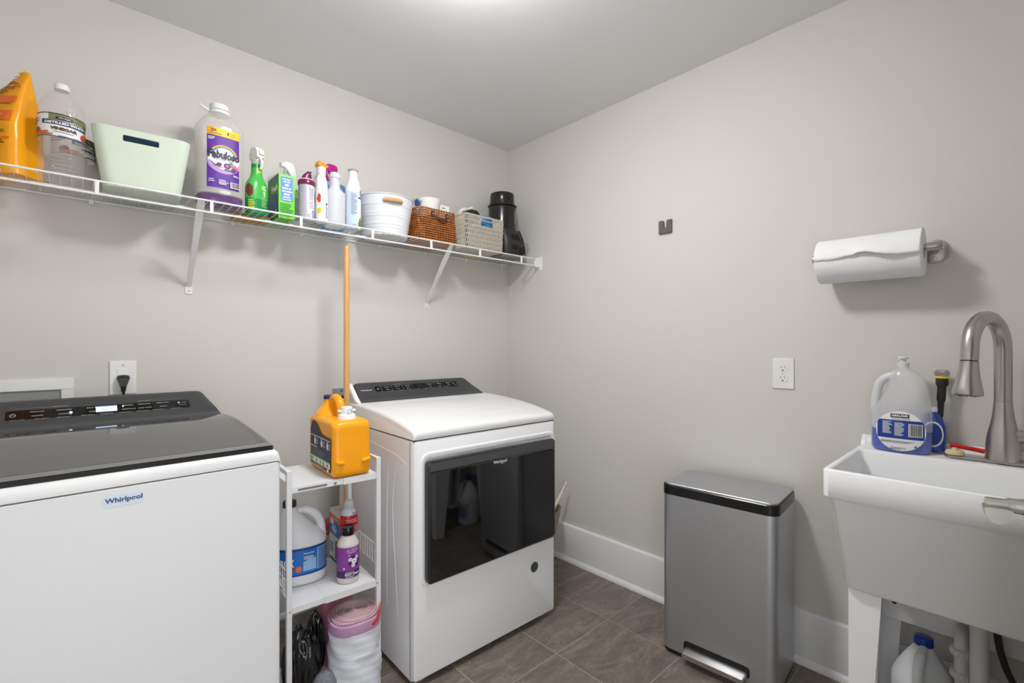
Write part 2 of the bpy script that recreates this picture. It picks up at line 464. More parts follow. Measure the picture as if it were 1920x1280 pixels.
# baseboards with quarter-round shoe
def baseboard(name, p0, p1, inward):
    d = Vector(p1) - Vector(p0); nx, ny = inward
    prof = [(0, 0), (0.030, 0), (0.030, 0.008), (0.026, 0.016), (0.019, 0.022), (0.015, 0.025), (0.015, 0.190), (0.012, 0.198), (0.006, 0.201), (0, 0.201)]
    mb = MB()
    mb.loft([[(p[0] + nx * o, p[1] + ny * o, z) for o, z in prof] for p in (p0, p1)])
    return struct(mb.build(name, trim_m, ang=50))
baseboard('baseboard_right', (-0.0005, YF + 0.002), (-0.0005, -0.0005), (-1, 0))
baseboard('baseboard_back', (XL + 0.002, -0.0005), (-0.031, -0.0005), (0, -1))
# doorway casing and open door leaf with lever handle
mb = MB()
for (a, b) in ((DX0 - 0.065, DX0), (DX1, DX1 + 0.065)):
    mb.box(a, b, YF, YF + 0.015, 0, DH + 0.065)
mb.box(DX0, DX1, YF, YF + 0.015, DH, DH + 0.065)
struct(mb.build('trim_1', trim_m, bevel=0.003))
d1 = bpy.data.objects.new('door_1', None); COL.objects.link(d1)
d1['kind'] = 'structure'
d1.location = (-0.738, -2.2330, 0.012); d1.rotation_euler = (0, 0, math.radians(13.5))
mb = MB(); mb.box(-0.79, 0, -0.035, 0, 0, 2.02)
mb.build('door_leaf', trim_m, d1, bevel=0.002)
mb = MB()
for z0, z1 in ((0.15, 0.85), (1.0, 1.88)):
    mb.box(-0.67, -0.12, 0.0, 0.004, z0, z1)
mb.build('door_panel', trim_m, d1, bevel=0.003)
LZ = 0.905; LX = -0.062
dh = MB(); dh.tube([(LX, 0.0, LZ), (LX, 0.008, LZ), (LX, 0.010, LZ)], [0.033, 0.033, 0.031], 40)
dh.tube([(LX, 0.009, LZ), (LX, 0.012, LZ), (LX, 0.018, LZ), (LX, 0.026, LZ), (LX, 0.036, LZ), (LX, 0.040, LZ)], [0.024, 0.018, 0.0145, 0.0130, 0.0128, 0.0128], 28)
dh.tube([(LX, 0.040, LZ), (LX, 0.068, LZ)], 0.0105, 24)
dho = dh.build('door_handle', nickel, d1, ang=30)
lev = MB()
for k, t in enumerate([0, 1]): pass
secs = []
for i in range(9):
    t = i / 8; x = LX + 0.011 - 0.034 * t; w = 0.0185 * (0.80 + 0.20 * math.sin(min(1, t * 1.3) * PI / 2)); zc = LZ - 0.0045
    yc = 0.0555; dp = lerp(0.012, 0.0265, math.sin(t * PI / 2))
    secs.append([(x, yc + w * math.cos(PI * q / 14), zc - dp * math.sin(PI * q / 14)) for q in range(15)] + [(x, yc - w * 0.5, zc + 0.0015), (x, yc + w * 0.5, zc + 0.0015)])
lev.loft(secs); lev.build('lever', nickel, dho, ang=40)
# recessed laundry valve box in the back wall
vb = thing('laundry_valve_box', 'white recessed washer valve box in the wall behind the washer', 'wall box', (-2.185, 0, 1.0))
mb = MB(); x0, x1, z0, z1 = -0.15, 0.151, -0.12, 0.09
mb.box(x0, x1, -0.008, 0, z1 - 0.038, z1); mb.box(x0, x1, -0.008, 0, z0, z0 + 0.032)
mb.box(x0, x0 + 0.032, -0.008, 0, z0 + 0.032, z1 - 0.038); mb.box(x1 - 0.032, x1, -0.008, 0, z0 + 0.032, z1 - 0.038)
mb.build('frame', plate_m, vb, bevel=0.0015)
mb = MB(); mb.box(x0 + 0.032, x1 - 0.032, -0.0025, 0, z0 + 0.032, z1 - 0.038)
mb.build('back_panel', C8('valve_box_grey', 150, 151, 152, rough=0.6), vb)
# ================================================================= WASHER
def bz(pts, k=6):
    """smooth 2-D profile through points"""
    return [(p.x, p.y) for p in smooth_path([(a, b, 0) for a, b in pts], k)]
wm = thing('washing_machine', 'white top-loading washing machine with smoked glass lid and lit display', 'washing machine', (-1.634, -0.905, 0), 1.1)
WW = 0.70
mb = MB()
mb.loft([[(p[0], p[1], z) for p in rrect(WW, 0.66, 0.014, 4, -WW / 2, 0.33)] for z in (0.025, 0.8975)])
mb.build('cabinet', white, wm, bevel=0.002)
mb = MB(); mb.box(-WW + 0.006, -0.006, 0.006, 0.65, 0.892, 0.902); mb.build('seam_gasket', C8('seam_mid', 95, 95, 96), wm)
for x in (-0.64, -0.06):
    for y in (0.06, 0.60):
        mb = MB(); mb.lathe([(0.018, 0), (0.018, 0.012), (0.008, 0.014), (0.008, 0.03)], (x, y, 0), 16); mb.build('foot', blackp, wm)
# white deck with rounded front edge; sections along x
prof = [(0.0, 0.9005)] + bz([(-0.001, 0.908), (0.0, 0.921), (0.006, 0.929), (0.020, 0.9325)], 4) + [(0.30, 0.944), (0.55, 0.952), (0.66, 0.952), (0.66, 0.9005)]
def deck_sec(x, ins, dz):
    cx, cz = 0.33, 0.9
    return [(x, lerp(y, cx, ins) if z > 0.902 else lerp(y, cx, ins * 0.4), (z - (dz if z > 0.905 else 0))) for y, z in prof]
mb = MB()
mb.loft([deck_sec(-WW, 0.02, 0.020), deck_sec(-WW + 0.004, 0.01, 0.010), deck_sec(-WW + 0.012, 0.003, 0.003), deck_sec(-WW + 0.025, 0, 0),
         deck_sec(-0.025, 0, 0), deck_sec(-0.012, 0.003, 0.003), deck_sec(-0.004, 0.01, 0.010), deck_sec(0, 0.02, 0.020)])
mb.build('top_deck', white_deck, wm, ang=50)
# lid: dark frame and glass
def lid_z(y): # top surface
    t = y / 0.60
    return 0.9405 + 0.037 * math.sin(min(1, t * 1.02) * PI * 0.56) + (-0.014 * max(0, (t - 0.62) / 0.38) ** 1.5)
ys = [0.006 + 0.584 * i / 16 for i in range(17)]
x0, x1 = -WW + 0.012, -0.012
mb = MB()
def lid_sec(x, dz, iy):
    top = [(x, max(ys[0] + iy, min(y, ys[-1])), lid_z(y) - dz) for y in ys]
    bot = [(x, p[1] + (0.004 if i == 0 else 0), p[2] - 0.018 + dz * 0.6) for i, p in enumerate(top)]
    return top + bot[::-1]
mb.loft([lid_sec(x0, 0.008, 0.02), lid_sec(x0 + 0.003, 0.003, 0.006), lid_sec(x0 + 0.010, 0, 0.001), lid_sec(x0 + 0.02, 0, 0),
         lid_sec(x1 - 0.02, 0, 0), lid_sec(x1 - 0.010, 0, 0.001), lid_sec(x1 - 0.003, 0.003, 0.006), lid_sec(x1, 0.008, 0.02)])
lid = mb.build('lid', lidedge, wm, ang=50)
mb = MB()
def gl(u, v):
    y = lerp(0.040, 0.585, v); x = lerp(x0 + 0.022, x1 - 0.022, u)
    return (x, y, lid_z(y) + 0.0008)
mb.grid(gl, 12, 18); mb.build('glass_panel', lidglass, lid, fixn=False)
mb = MB()
mb.grid(lambda u, v: (lerp(x0 + 0.006, x1 - 0.006, u), lerp(0.008, 0.039, v), lid_z(lerp(0.010, 0.039, v)) + 0.0006), 12, 4)
mb.build('front_trim', C8('lid_trim', 92, 93, 95, rough=0.12, coat=0.5), lid, fixn=False)
# console
cprof = [(0.590, 0.946), (0.592, 0.960)] + bz([(0.598, 0.964), (0.612, 0.970), (0.635, 0.985)], 4)[1:] + [(0.700, 1.0325)] + bz([(0.706, 1.0365), (0.712, 1.038), (0.720, 1.037)], 3) + [(0.745, 1.028), (0.750, 0.946)]
def con_sec(x, sq):
    out = []
    for y, z in cprof:
        t = max(0, (z - 0.955) / 0.083)
        zz = z - sq * 0.030 * t ** 2
        out.append((x, y, zz))
    return out
mb = MB()
def con_x(x_base, x_top, side):
    pass
secs = []
for k in range(9):
    t = k / 8   # right end rounding: the top corner pulls in and down
    secs.append([(-0.002 - (1 - math.cos(t * PI / 2)) * 0.0 - (z - 0.946) * 0.40 - 0.016 * (1 - math.sin(t * PI / 2)) * 0, y, z) for y, z in cprof]); break
def end(side, d, drop):
    xb = -0.004 if side > 0 else -WW + 0.004
    return [(xb - side * (max(0, z - 0.952) * 0.42 + d), y, z - drop * max(0, (z - 1.0) / 0.038) ** 1.2) for y, z in cprof]
mb = MB()
mb.loft([end(-1, 0.0, 0.016), end(-1, 0.004, 0.008), end(-1, 0.010, 0.003), end(-1, 0.02, 0.0008), end(-1, 0.035, 0), end(1, 0.035, 0), end(1, 0.02, 0.0008), end(1, 0.010, 0.003), end(1, 0.004, 0.008), end(1, 0.0, 0.016)])
con = mb.build('console', console_m, wm, ang=50)
# control strip printed and lit on the sloping face
fn = plane((-0.311, 0.6553, 0.9998), (1, 0, 0), (0, 0.065, 0.0475))
lit = mat('display_lit', (0.5, 0.62, 1.0), emis=(0.66, 0.80, 1.0), es=0.95, rough=0.3)
led = mat('led_blue', (0.3, 0.5, 1.0), emis=(0.35, 0.6, 1.0), es=14)
brownb = C8('panel_black', 20, 16, 16, rough=0.12)
h = 0.0205
it = [('b', [(-0.22, -h + 0.004, h - 0.005), (-0.216, -h + 0.001, h - 0.001), (-0.21, -h, h), (0.21, -h, h), (0.216, -h + 0.001, h - 0.001), (0.22, -h + 0.004, h - 0.005)], brownb),
      ('e', -0.205, 0.0, 0.0065, 0.0065, print_m), ('e', -0.205, 0.0, 0.0050, 0.0050, brownb), ('r', -0.2056, 0.001, -0.2044, 0.0072, print_m)]
for x in (-0.185, -0.128, -0.052, -0.01, 0.068, 0.118, 0.17):
    it.append(('r', x - 0.0002, -h, x + 0.0002, h, C8('panel_line', 60, 58, 58)))
for x, a, b in ((-0.155, 'REGULAR', 'WHITES'), (-0.098, 'DELICATES', 'COLORS'), (-0.030, 'BULKY ITEMS', 'TOWELS'), (0.054, 'NORMAL', 'SANITIZE WITH OXI'), (0.095, 'WRINKLE CONTROL', 'COLD WASH'), (0.145, 'HEAVY DUTY', 'QUICK')):
    it.append(('t', a, x, 0.0095, 0.0036, print_m, min(0.034, 0.0042 * len(a)), 0.03)); it.append(('t', b, x, -0.0085, 0.0036, print_m, min(0.034, 0.0042 * len(b)), 0.03))
it += [('t', 'WHAT TO WASH', -0.105, 0.0245, 0.0030, print_m, 0.036), ('t', 'HOW TO WASH', 0.095, 0.0245, 0.0030, print_m, 0.030),
       ('r', -0.205, 0.0242, -0.126, 0.0246, print_m), ('r', 0.112, 0.0242, 0.19, 0.0246, print_m)]
for x, a in ((-0.195, 'Water Temp'), (-0.145, 'Spin Speed'), (-0.098, 'Fabric Softener'), (-0.045, 'Extra Rinse'), (0.0, 'Pretreat'), (0.045, 'Load & Go'), (0.088, 'Soil Level'), (0.13, 'Delay Start'), (0.178, 'Options')):
    it.append(('t', a, x, -0.0250, 0.0030, print_m, 0.030))
it += [('b', [(0.186, -0.004, 0.008), (0.192, 0.002, 0.002)], print_m), ('t', 'START', 0.203, 0.002, 0.003, print_m, 0.012), ('t', 'HOLD 3 SEC', 0.198, -0.009, 0.002, print_m, 0.022)]
decal('control_panel', fn, it, con)
disp = decal('display', fn, [('r', -0.026, -0.0125, 0.025, 0.0145, lit), ('r', -0.0255, 0.0105, 0.0245, 0.0142, C8('display_bar', 90, 120, 190)),
       ('t', '0:03', 0.0, 0.0, 0.012, C8('segment_grey', 175, 190, 215), 0.026, 0.0)], con, base=0.0028)
decal('indicator_light', fn, [('e', -0.083, -0.005, 0.0032, 0.0032, led)], con, base=0.003)
decal('indicator_light', fn, [('e', 0.040, 0.0075, 0.0016, 0.0016, led)], con, base=0.003)
def wlogo(name, fn, parent, w, m, swoosh, bold=0.03):
    its = [('t', 'Whirlpool', 0, 0, w * 0.215, m, w, bold)]
    sw = []
    for i in range(15):
        t = i / 14; a = lerp(200, 395, t); rx = w * 0.16; ry = w * 0.10
        ca, sa = math.cos(math.radians(a)), math.sin(math.radians(a)); th = w * 0.010 * math.sin(PI * min(1, t * 1.05)) + w * 0.002
        X = rx * ca; Y = ry * sa; c2, s2 = math.cos(0.5), math.sin(0.5)
        U = w * 0.17 + X * c2 - Y * s2; V = -w * 0.01 + X * s2 + Y * c2
        sw.append((U, V, th))
    k = 0
    for i in range(14):
        (a, b, t0), (c, d, t1) = sw[i], sw[i + 1]
        its.append(('b', [(min(a, c) - 1e-5, b - t0 if a <= c else d - t1, b + t0 if a <= c else d + t1), (max(a, c) + 1e-5, d - t1 if a <= c else b - t0, d + t1 if a <= c else b + t0)], swoosh))
    return decal(name, fn, its, parent)
film = C8('logo_film', 205, 216, 232, rough=0.15)
mb = MB(); lf = plane((-0.3195, -0.0006, 0.871), (1, 0, 0), (0, 0, 1))
decal('logo_film', lf, [('b', [(-0.034, -0.009, 0.009), (-0.031, -0.012, 0.012), (0.031, -0.012, 0.012), (0.034, -0.009, 0.009)], film)], wm, base=0.0)
wlogo('logo', plane((-0.3195, -0.0010, 0.871), (1, 0, 0), (0, 0, 1)), wm, 0.063, C8('logo_blue', 40, 72, 120), C8('logo_silver', 235, 236, 230))
# wall outlet with plug and cord behind the washer
ou = thing('wall_outlet', 'white wall outlet plate with a black plug in it above the washer', 'outlet', (-1.903, 0, 1.0850))
mb = MB(); mb.prism(rrect(0.076, 0.122, 0.004), 'y', -0.006, 0.0); mb.build('cover_plate', plate_m, ou, bevel=0.0025, bseg=3)
mb = MB(); mb.prism(rrect(0.034, 0.066, 0.008), 'y', -0.0075, -0.005); mb.build('receptacle', plate_m, ou, bevel=0.001)
mb = MB(); mb.prism(arc(0, 0.045, 0.004, 0, 360, 12)[:-1], 'y', -0.0075, -0.005); mb.build('screw', C8('screw_white', 200, 200, 198), ou)
pg = thing('washer_plug', 'black power plug with its cord in the outlet over the washer', 'plug', (-1.903, -0.0078, 1.074))
mb = MB()
for_ = lambda k: [(-0.017 * k, 0.018 * k), (-0.019 * k, 0.010 * k), (-0.009 * k, -0.022 * k), (0.009 * k, -0.022 * k), (0.019 * k, 0.010 * k), (0.017 * k, 0.018 * k), (0.008 * k, 0.021 * k), (-0.008 * k, 0.021 * k)]
mb.loft([[(p[0], y, p[1] + dz) for p in for_(k)] for y, k, dz in ((0.0, 0.98, 0.0), (-0.004, 1.0, 0.0), (-0.018, 0.96, -0.001), (-0.026, 0.75, -0.004))])
mb.loft([[(p[0], p[1] - 0.013, z) for p in rrect(w, w * 0.8, 0.003, 4)] for z, w in ((-0.012, 0.019), (-0.024, 0.016), (-0.040, 0.012))])
mb.build('plug_body', blackp, pg, ang=40)
mb = MB(); mb.tube(smooth_path([(0, -0.016, -0.030), (0.001, -0.017, -0.06), (0.003, -0.022, -0.12), (0.0, -0.03, -0.20), (-0.02, -0.05, -0.34)], 6), 0.0042, 10); mb.build('cord', blackp, pg)
white_lifted = C8('white_enamel_lifted', 242, 243, 245, rough=0.45, spec=0.3)  # same white as the washer, colour lightened to offset the dimmer light here
# ================================================================= DRYER
dr = thing('clothes_dryer', 'white front-loading clothes dryer with black glass door and dark console', 'dryer', (-1.17, -0.795, 0), -1.4)
DW = 0.709
# cabinet: front panel with rounded corners, side walls with pressed ribs
mb = MB(); mb.loft([[(p[0], p[1], z) for p in rrect(DW, 0.66, 0.012, 4, DW / 2, 0.345)] for z in (0.024, 0.866)])
mb.build('cabinet', white_lifted, dr, bevel=0.0015)
front = []
for i, (y, s) in enumerate(((0.030, 0.0), (0.010, 0.0), (0.003, 0.003), (0.0, 0.010))):
    front.append([(p[0] + DW / 2, y, p[1] + 0.4465) for p in rrect(DW - 2 * s, 0.845 - 2 * s, max(0.004, 0.014 - s), 4)])
mb = MB(); mb.loft(front); mb.build('front_panel', white_lifted, dr, ang=40)
mb = MB(); mb.box(-0.0012, 0.0, 0.0215, 0.0235, 0.03, 0.862); mb.build('side_seam', C8('seam_grey', 150, 150, 150), dr)
for (ya, yb, yc) in ((0.130, 0.155, 0.115), (0.190, 0.200, 0.20)):
    mb = MB(); mb.tube(smooth_path([(0.001, ya, 0.76), (0.0005, yb, 0.6), (0.0005, (yb + yc) / 2, 0.4), (0.001, yc, 0.20)], 5), [0.001] + [0.0022] * 14 + [0.001], 8)
    mb.build('side_rib', white_lifted, dr)
mb = MB(); mb.tube([(0.0008, 0.03, 0.775), (0.0005, 0.12, 0.80), (0.0005, 0.6, 0.84)], 0.0015, 8); mb.build('side_rib', white_lifted, dr)
for x in (0.05, 0.665):
    for y in (0.05, 0.62):
        mb = MB(); mb.lathe([(0.018, 0), (0.018, 0.010), (0.009, 0.012), (0.009, 0.026)], (x, y, 0), 12); mb.build('foot', C8('foot_grey', 175, 176, 178), dr)
mb = MB(); mb.box(0.004, DW - 0.004, 0.004, 0.68, 0.864, 0.872); mb.build('seam_gasket', C8('seam_dark', 60, 60, 60), dr)
# domed lid
tp = bz([(-0.001, 0.874), (-0.002, 0.888), (0.003, 0.899), (0.018, 0.907)], 4) + bz([(0.04, 0.912), (0.12, 0.928), (0.25, 0.944), (0.38, 0.953), (0.48, 0.957)], 4)[0:] + [(0.68, 0.957), (0.68, 0.871), (0.0, 0.871)]
def top_sec(x, f, dz):
    return [(x, (lerp(y, 0.3, f) if y < 0.3 else y), max(0.871, z - dz * (1 if z > 0.88 else 0))) for y, z in tp]
mb = MB()
mb.loft([top_sec(0, 0.016, 0.014), top_sec(0.002, 0.008, 0.008), top_sec(0.008, 0.002, 0.003), top_sec(0.02, 0, 0),
         top_sec(DW - 0.02, 0, 0), top_sec(DW - 0.008, 0.002, 0.003), top_sec(DW - 0.002, 0.008, 0.008), top_sec(DW, 0.016, 0.014)])
mb.build('top_panel', white_deck, dr, ang=45)
# shallow recessed field on the top
def topz(y):
    P = [p for p in tp if p[1] > 0.9 and p[0] < 0.6]
    for i in range(len(P) - 1):
        if P[i][0] <= y <= P[i + 1][0]: return lerp(P[i][1], P[i + 1][1], (y - P[i][0]) / max(1e-6, P[i + 1][0] - P[i][0]))
    return 0.957
mb = MB()
rim = rrect(0.60, 0.33, 0.05, 6, DW / 2, 0.255)
def ringat(pts, off): return [(p[0], p[1], topz(p[1]) + off) for p in pts]
r_in = rrect(0.588, 0.318, 0.046, 6, DW / 2, 0.255)
mb.tube([(p[0], p[1], topz(p[1]) - 0.0012) for p in rim], 0.0026, 6, closed=True)
mb.build('top_bead', white_deck, dr, ang=60)
# console
cp = [(0.470, 0.950), (0.471, 0.958)] + bz([(0.474, 0.962), (0.486, 0.967), (0.503, 0.979)], 4)[1:] + [(0.562, 1.0285)] + bz([(0.568, 1.0325), (0.575, 1.034), (0.584, 1.033)], 3) + [(0.60, 1.026), (0.605, 0.950)]
def dend(side, d, drop):
    xb = 0.018 if side < 0 else 0.674
    k = 0.10 if side < 0 else 0.55
    return [(xb - side * (max(0, z - 0.952) * k + d), y, z - drop * max(0, (z - 1.0) / 0.034) ** 1.2) for y, z in cp]
mb = MB()
mb.loft([dend(-1, 0.0, 0.018), dend(-1, 0.004, 0.008), dend(-1, 0.010, 0.003), dend(-1, 0.02, 0.0006), dend(-1, 0.035, 0), dend(1, 0.035, 0), dend(1, 0.02, 0.0006), dend(1, 0.010, 0.003), dend(1, 0.004, 0.008), dend(1, 0.0, 0.018)])
dcon = mb.build('console', console_m, dr, ang=50)
mb = MB()
mb.loft([[(x, lerp(y, 0.55, f) + 0.006, lerp(z, 0.98, f) - 0.001) for y, z in cp] for x, f in ((0.004, 0.25), (0.008, 0.1), (0.014, 0.03), (0.020, 0.0))])
mb.build('console_end_cap', white_lifted, dr, ang=50)
fn = plane((0.345, 0.5345, 1.00555), (1, 0, 0), (0, 0.059, 0.0495))
bt = C8('button_black', 14, 14, 15, rough=0.15)
it = [('t', 'Whirlpool', -0.278, -0.004, 0.0085, C8('logo_light', 215, 216, 218), 0.052, 0.03)]
it.append(('b', [(-0.235, -0.009, 0.010), (-0.231, -0.015, 0.015), (-0.213, -0.015, 0.015), (-0.209, -0.013, 0.013)], bt)); it.append(('e', -0.221, 0, 0.005, 0.005, print_m)); it.append(('e', -0.221, 0, 0.0035, 0.0035, bt))
for k, x in enumerate((-0.178, -0.125, -0.072, 0.048, 0.101, 0.154)):
    it.append(('r', x - 0.0235, -0.015, x + 0.0235, 0.015, bt))
    a, b = (('NORMAL', 'SHEETS'), ('DELICATE', 'TOWELS'), ('HEAVY DUTY', 'BULKY'), ('TIMED', 'QUICK'), ('STEAM REFRESH', 'SANITIZE'), ('WRINKLE', 'DAMP'))[k]
    it.append(('t', a, x, 0.008, 0.0036, print_m, 0.026)); it.append(('t', b, x, -0.007, 0.0036, print_m, 0.020))
it += [('r', -0.044, -0.017, 0.020, 0.017, bt), ('r', -0.030, -0.014, 0.006, 0.014, C8('display_off', 30, 31, 33, rough=0.08)), ('r', 0.181, -0.015, 0.204, 0.015, bt),
       ('b', [(0.184, -0.002, 0.010), (0.190, 0.004, 0.004)], print_m), ('t', 'START', 0.194, -0.008, 0.0028, print_m, 0.014),
       ('t', 'WHAT TO DRY', -0.12, 0.020, 0.0028, print_m, 0.030), ('t', 'HOW TO DRY', 0.09, 0.020, 0.0028, print_m, 0.026)]
for x in (-0.17, -0.12, -0.07, -0.03, 0.01, 0.05, 0.09, 0.13): it.append(('t', 'Temp Signal', x, -0.0205, 0.0026, print_m, 0.026))
decal('control_panel', fn, it, dcon)
# door: white surround groove, dark frame and glass
def fr(w, hh, r, y, cx=0.367, cz=0.577): return [(p[0], y, p[1]) for p in rrect(w, hh, r, 6, cx, cz)]
mb = MB()
mb.loft([fr(0.682, 0.478, 0.035, 0.001, 0.367, 0.585), fr(0.676, 0.472, 0.033, -0.003, 0.367, 0.585), fr(0.664, 0.460, 0.028, -0.0035, 0.367, 0.584), fr(0.652, 0.446, 0.024, 0.0, 0.367, 0.581)], cap0=False, cap1=True)
mb.build('door_surround', white_lifted, dr, ang=50)
mb = MB()
mb.loft([fr(0.644, 0.431, 0.016, 0.0), fr(0.648, 0.434, 0.018, -0.010), fr(0.646, 0.432, 0.017, -0.019), fr(0.638, 0.424, 0.014, -0.0225)])
door = mb.build('door', C8('door_frame_dark', 40, 41, 42, rough=0.2), dr, ang=40)
mb = MB()
doorglass = C8('door_glass', 9, 9, 10, rough=0.03, coat=1.0, spec=0.6)
pts = rrect(0.626, 0.383, 0.012, 6, 0.367, 0.561)
mb.loft([[(p[0], -0.0215, p[1]) for p in pts], [(p[0], -0.0237, p[1]) for p in rrect(0.622, 0.379, 0.011, 6, 0.367, 0.561)]])
mb.build('glass_panel', doorglass, door, ang=40)
mb = MB(); mb.box(0.052, 0.682, -0.0233, -0.0222, 0.757, 0.787); mb.build('top_band', C8('door_band', 78, 79, 80, rough=0.3), door)
wlogo('logo', plane((0.372, -0.0238, 0.742), (1, 0, 0), (0, 0, 1)), door, 0.070, C8('logo_light', 215, 216, 218), C8('logo_light', 215, 216, 218))
fn = plane((0.583, -0.0003, 0.252), (1, 0, 0), (0, 0, 1))
it = [('e', 0, 0, 0.022, 0.022, C8('badge_grey', 78, 80, 82))]
for k, a in enumerate(('FRONT PANEL', 'FINGERPRINT', 'RESISTANT', 'FINISH', 'ENERGY')): it.append(('t', a, 0, 0.013 - 0.0065 * k, 0.0035, C8('badge_ink', 40, 40, 42), 0.028 if k in (1, 2) else 0.022))
decal('round_badge', fn, it, dr)
# dryer power outlet, steel plate, behind the jug
o2 = thing('range_outlet', 'steel outlet plate with a black plug behind the yellow jug', 'outlet', (-1.092, 0, 0.9395))
mb = MB(); mb.prism(rrect(0.085, 0.115, 0.004), 'y', -0.005, 0.0); mb.build('cover_plate', C8('plate_steel_grey', 165, 164, 162, rough=0.35, metal=0.3), o2, bevel=0.0015)
mb = MB(); mb.prism(arc(0, 0.044, 0.0035, 0, 360, 12)[:-1], 'y', -0.0065, -0.004); mb.build('screw', chrome, o2)
mb = MB(); mb.prism(arc(0.012, 0.0, 0.022, 0, 360, 24)[:-1], 'y', -0.007, -0.004); mb.build('receptacle', blackp, o2)
p2 = thing('dryer_plug', 'black dryer plug and cord in the steel outlet plate', 'plug', (-1.074, -0.0072, 0.925))
mb = MB(); mb.loft([[(p[0], y, p[1]) for p in rrect(w, w, 0.012, 4)] for y, w in ((0, 0.044), (-0.018, 0.046), (-0.034, 0.03))]); mb.build('plug_body', blackp, p2, ang=40)
mb = MB(); mb.tube(smooth_path([(0, -0.025, -0.005), (0.0, -0.03, -0.05), (0.02, -0.035, -0.2), (0.04, -0.035, -0.5)], 5), 0.009, 10); mb.build('cord', blackp, p2)
# ================================================================= RACK CART between the machines
rk = thing('slim_storage_rack', 'slim white three-tier metal rack between washer and dryer', 'storage rack', (-1.555, -0.695, 0), -3.0)
RW, RD, RH = 0.306, 0.285, 0.814
for (x, y) in ((0, 0), (RW - 0.016, 0), (0, RD - 0.016), (RW - 0.016, RD - 0.016)):
    mb = MB(); mb.box(x, x + 0.016, y, y + 0.016, 0.0, RH); mb.build('post', rackm, rk, bevel=0.002)
for x in (0, RW - 0.016):
    mb = MB(); mb.box(x + 0.002, x + 0.014, 0.016, RD - 0.016, RH - 0.016, RH - 0.001); mb.build('side_rail', rackm, rk, bevel=0.0015)
def tray(z, split, dz=0.022):
    mb = MB()
    a0, a1 = 0.0165, RW - 0.0165
    mb.box(a0, split, 0.004, RD - 0.004, z - 0.003, z - 0.0008); mb.box(split, a1, 0.002, RD - 0.004, z - 0.0022, z)
    mb.box(a0, split, 0.003, 0.0055, z - dz + 0.002, z - 0.001); mb.box(split, a1, 0.001, 0.0035, z - dz, z)
    mb.box(a0, a1, RD - 0.006, RD - 0.004, z - dz, z - 0.002)
    return mb.build('shelf', rackm, rk, bevel=0.0006)
tray(0.763, 0.175); tray(0.390, 0.116); tray(0.045, 0.116)
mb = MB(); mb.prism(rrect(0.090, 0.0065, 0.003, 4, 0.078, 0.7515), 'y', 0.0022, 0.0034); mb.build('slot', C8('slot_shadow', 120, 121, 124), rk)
mb = MB(); mb.cyl((0.148, -0.001, 0.7515), (0.148, 0.004, 0.7515), 0.0045, seg=16); mb.build('screw', chrome, rk)
for x in (0.011, RW - 0.011):
    for z in (0.380,):
        mb = MB(); mb.cyl((x - 0.002, -0.0008, z), (x - 0.002, 0.002, z), 0.0022, seg=10); mb.build('screw', chrome, rk)
for x in (0.004, RW - 0.004):
    mb = MB(); y0, y1 = 0.014, RD - 0.016
    for z in (0.432, 0.466, 0.500): mb.tube([(x, y0, z), (x, y1, z)], 0.0016, 6)
    n = 12
    for k in range(n):
        y = lerp(y0 + 0.008, y1 - 0.008, k / (n - 1)); mb.tube([(x, y, 0.430), (x, y, 0.501)], 0.0014, 6)
    mb.build('side_guard', rackm, rk)
def on_rack(x, y, z):
    a = math.radians(-3.0); return (-1.555 + x * math.cos(a) - y * math.sin(a), -0.695 + x * math.sin(a) + y * math.cos(a), z)

# --- big yellow detergent jug on the rack top
yel = C8('jug_yellow', 252, 168, 8, rough=0.32, sss=0.15)
jt = thing('detergent_jug', 'large orange-yellow detergent jug with white spigot cap on the rack top', 'jug', on_rack(0.206, 0.128, 0.7632), -3.0)
JX, JY = 0.066, 0.132
mb = MB()
def jring(y0, y1, w, z, r=0.02): return [(p[0], p[1], z) for p in rrect(w, y1 - y0, min(r, (y1 - y0) / 2 - 0.001), 6, 0, (y0 + y1) / 2)]
secs = [jring(-JY + 0.008, JY - 0.008, 0.112, 0.0), jring(-JY + 0.001, JY - 0.001, 0.128, 0.006), jring(-JY, JY, 0.132, 0.03), jring(-JY + 0.002, JY, 0.130, 0.10), jring(-JY + 0.006, JY, 0.128, 0.140), jring(-JY + 0.004, JY, 0.131, 0.165)]
mb.loft(secs + [jring(-JY + 0.006, JY - 0.001, 0.130, 0.174, 0.024), jring(-JY + 0.013, JY - 0.004, 0.120, 0.184, 0.028), jring(-JY + 0.026, JY - 0.010, 0.098, 0.190, 0.03)])
jb = mb.build('body', yel, jt, ang=60)
m = jb.modifiers.new('sub', 'SUBSURF'); m.levels = 1; m.render_levels = 1
mb = MB()   # rear shoulder rising to the neck
rows = [(0.165, 0.062, 0.060, 0.066), (0.188, 0.058, 0.054, 0.070), (0.206, 0.044, 0.042, 0.078), (0.220, 0.030, 0.031, 0.086), (0.232, 0.0235, 0.0235, 0.089), (0.243, 0.0225, 0.0225, 0.090)]
bd = Body([(z, rx, ry, 0, oy) for z, rx, ry, oy in rows], n=2.3, seg=32); bd.mesh().build('neck', yel, jt, ang=60)
mb = MB(); mb.tube(smooth_path([(0, 0.078, 0.222), (0, 0.060, 0.242), (0, 0.030, 0.250), (0, -0.002, 0.240), (0, -0.016, 0.218), (0, -0.020, 0.186)], 5), [0.014] * 5 + [0.0145] * 16 + [0.016] * 5, 16)
mb.build('handle', yel, jt)
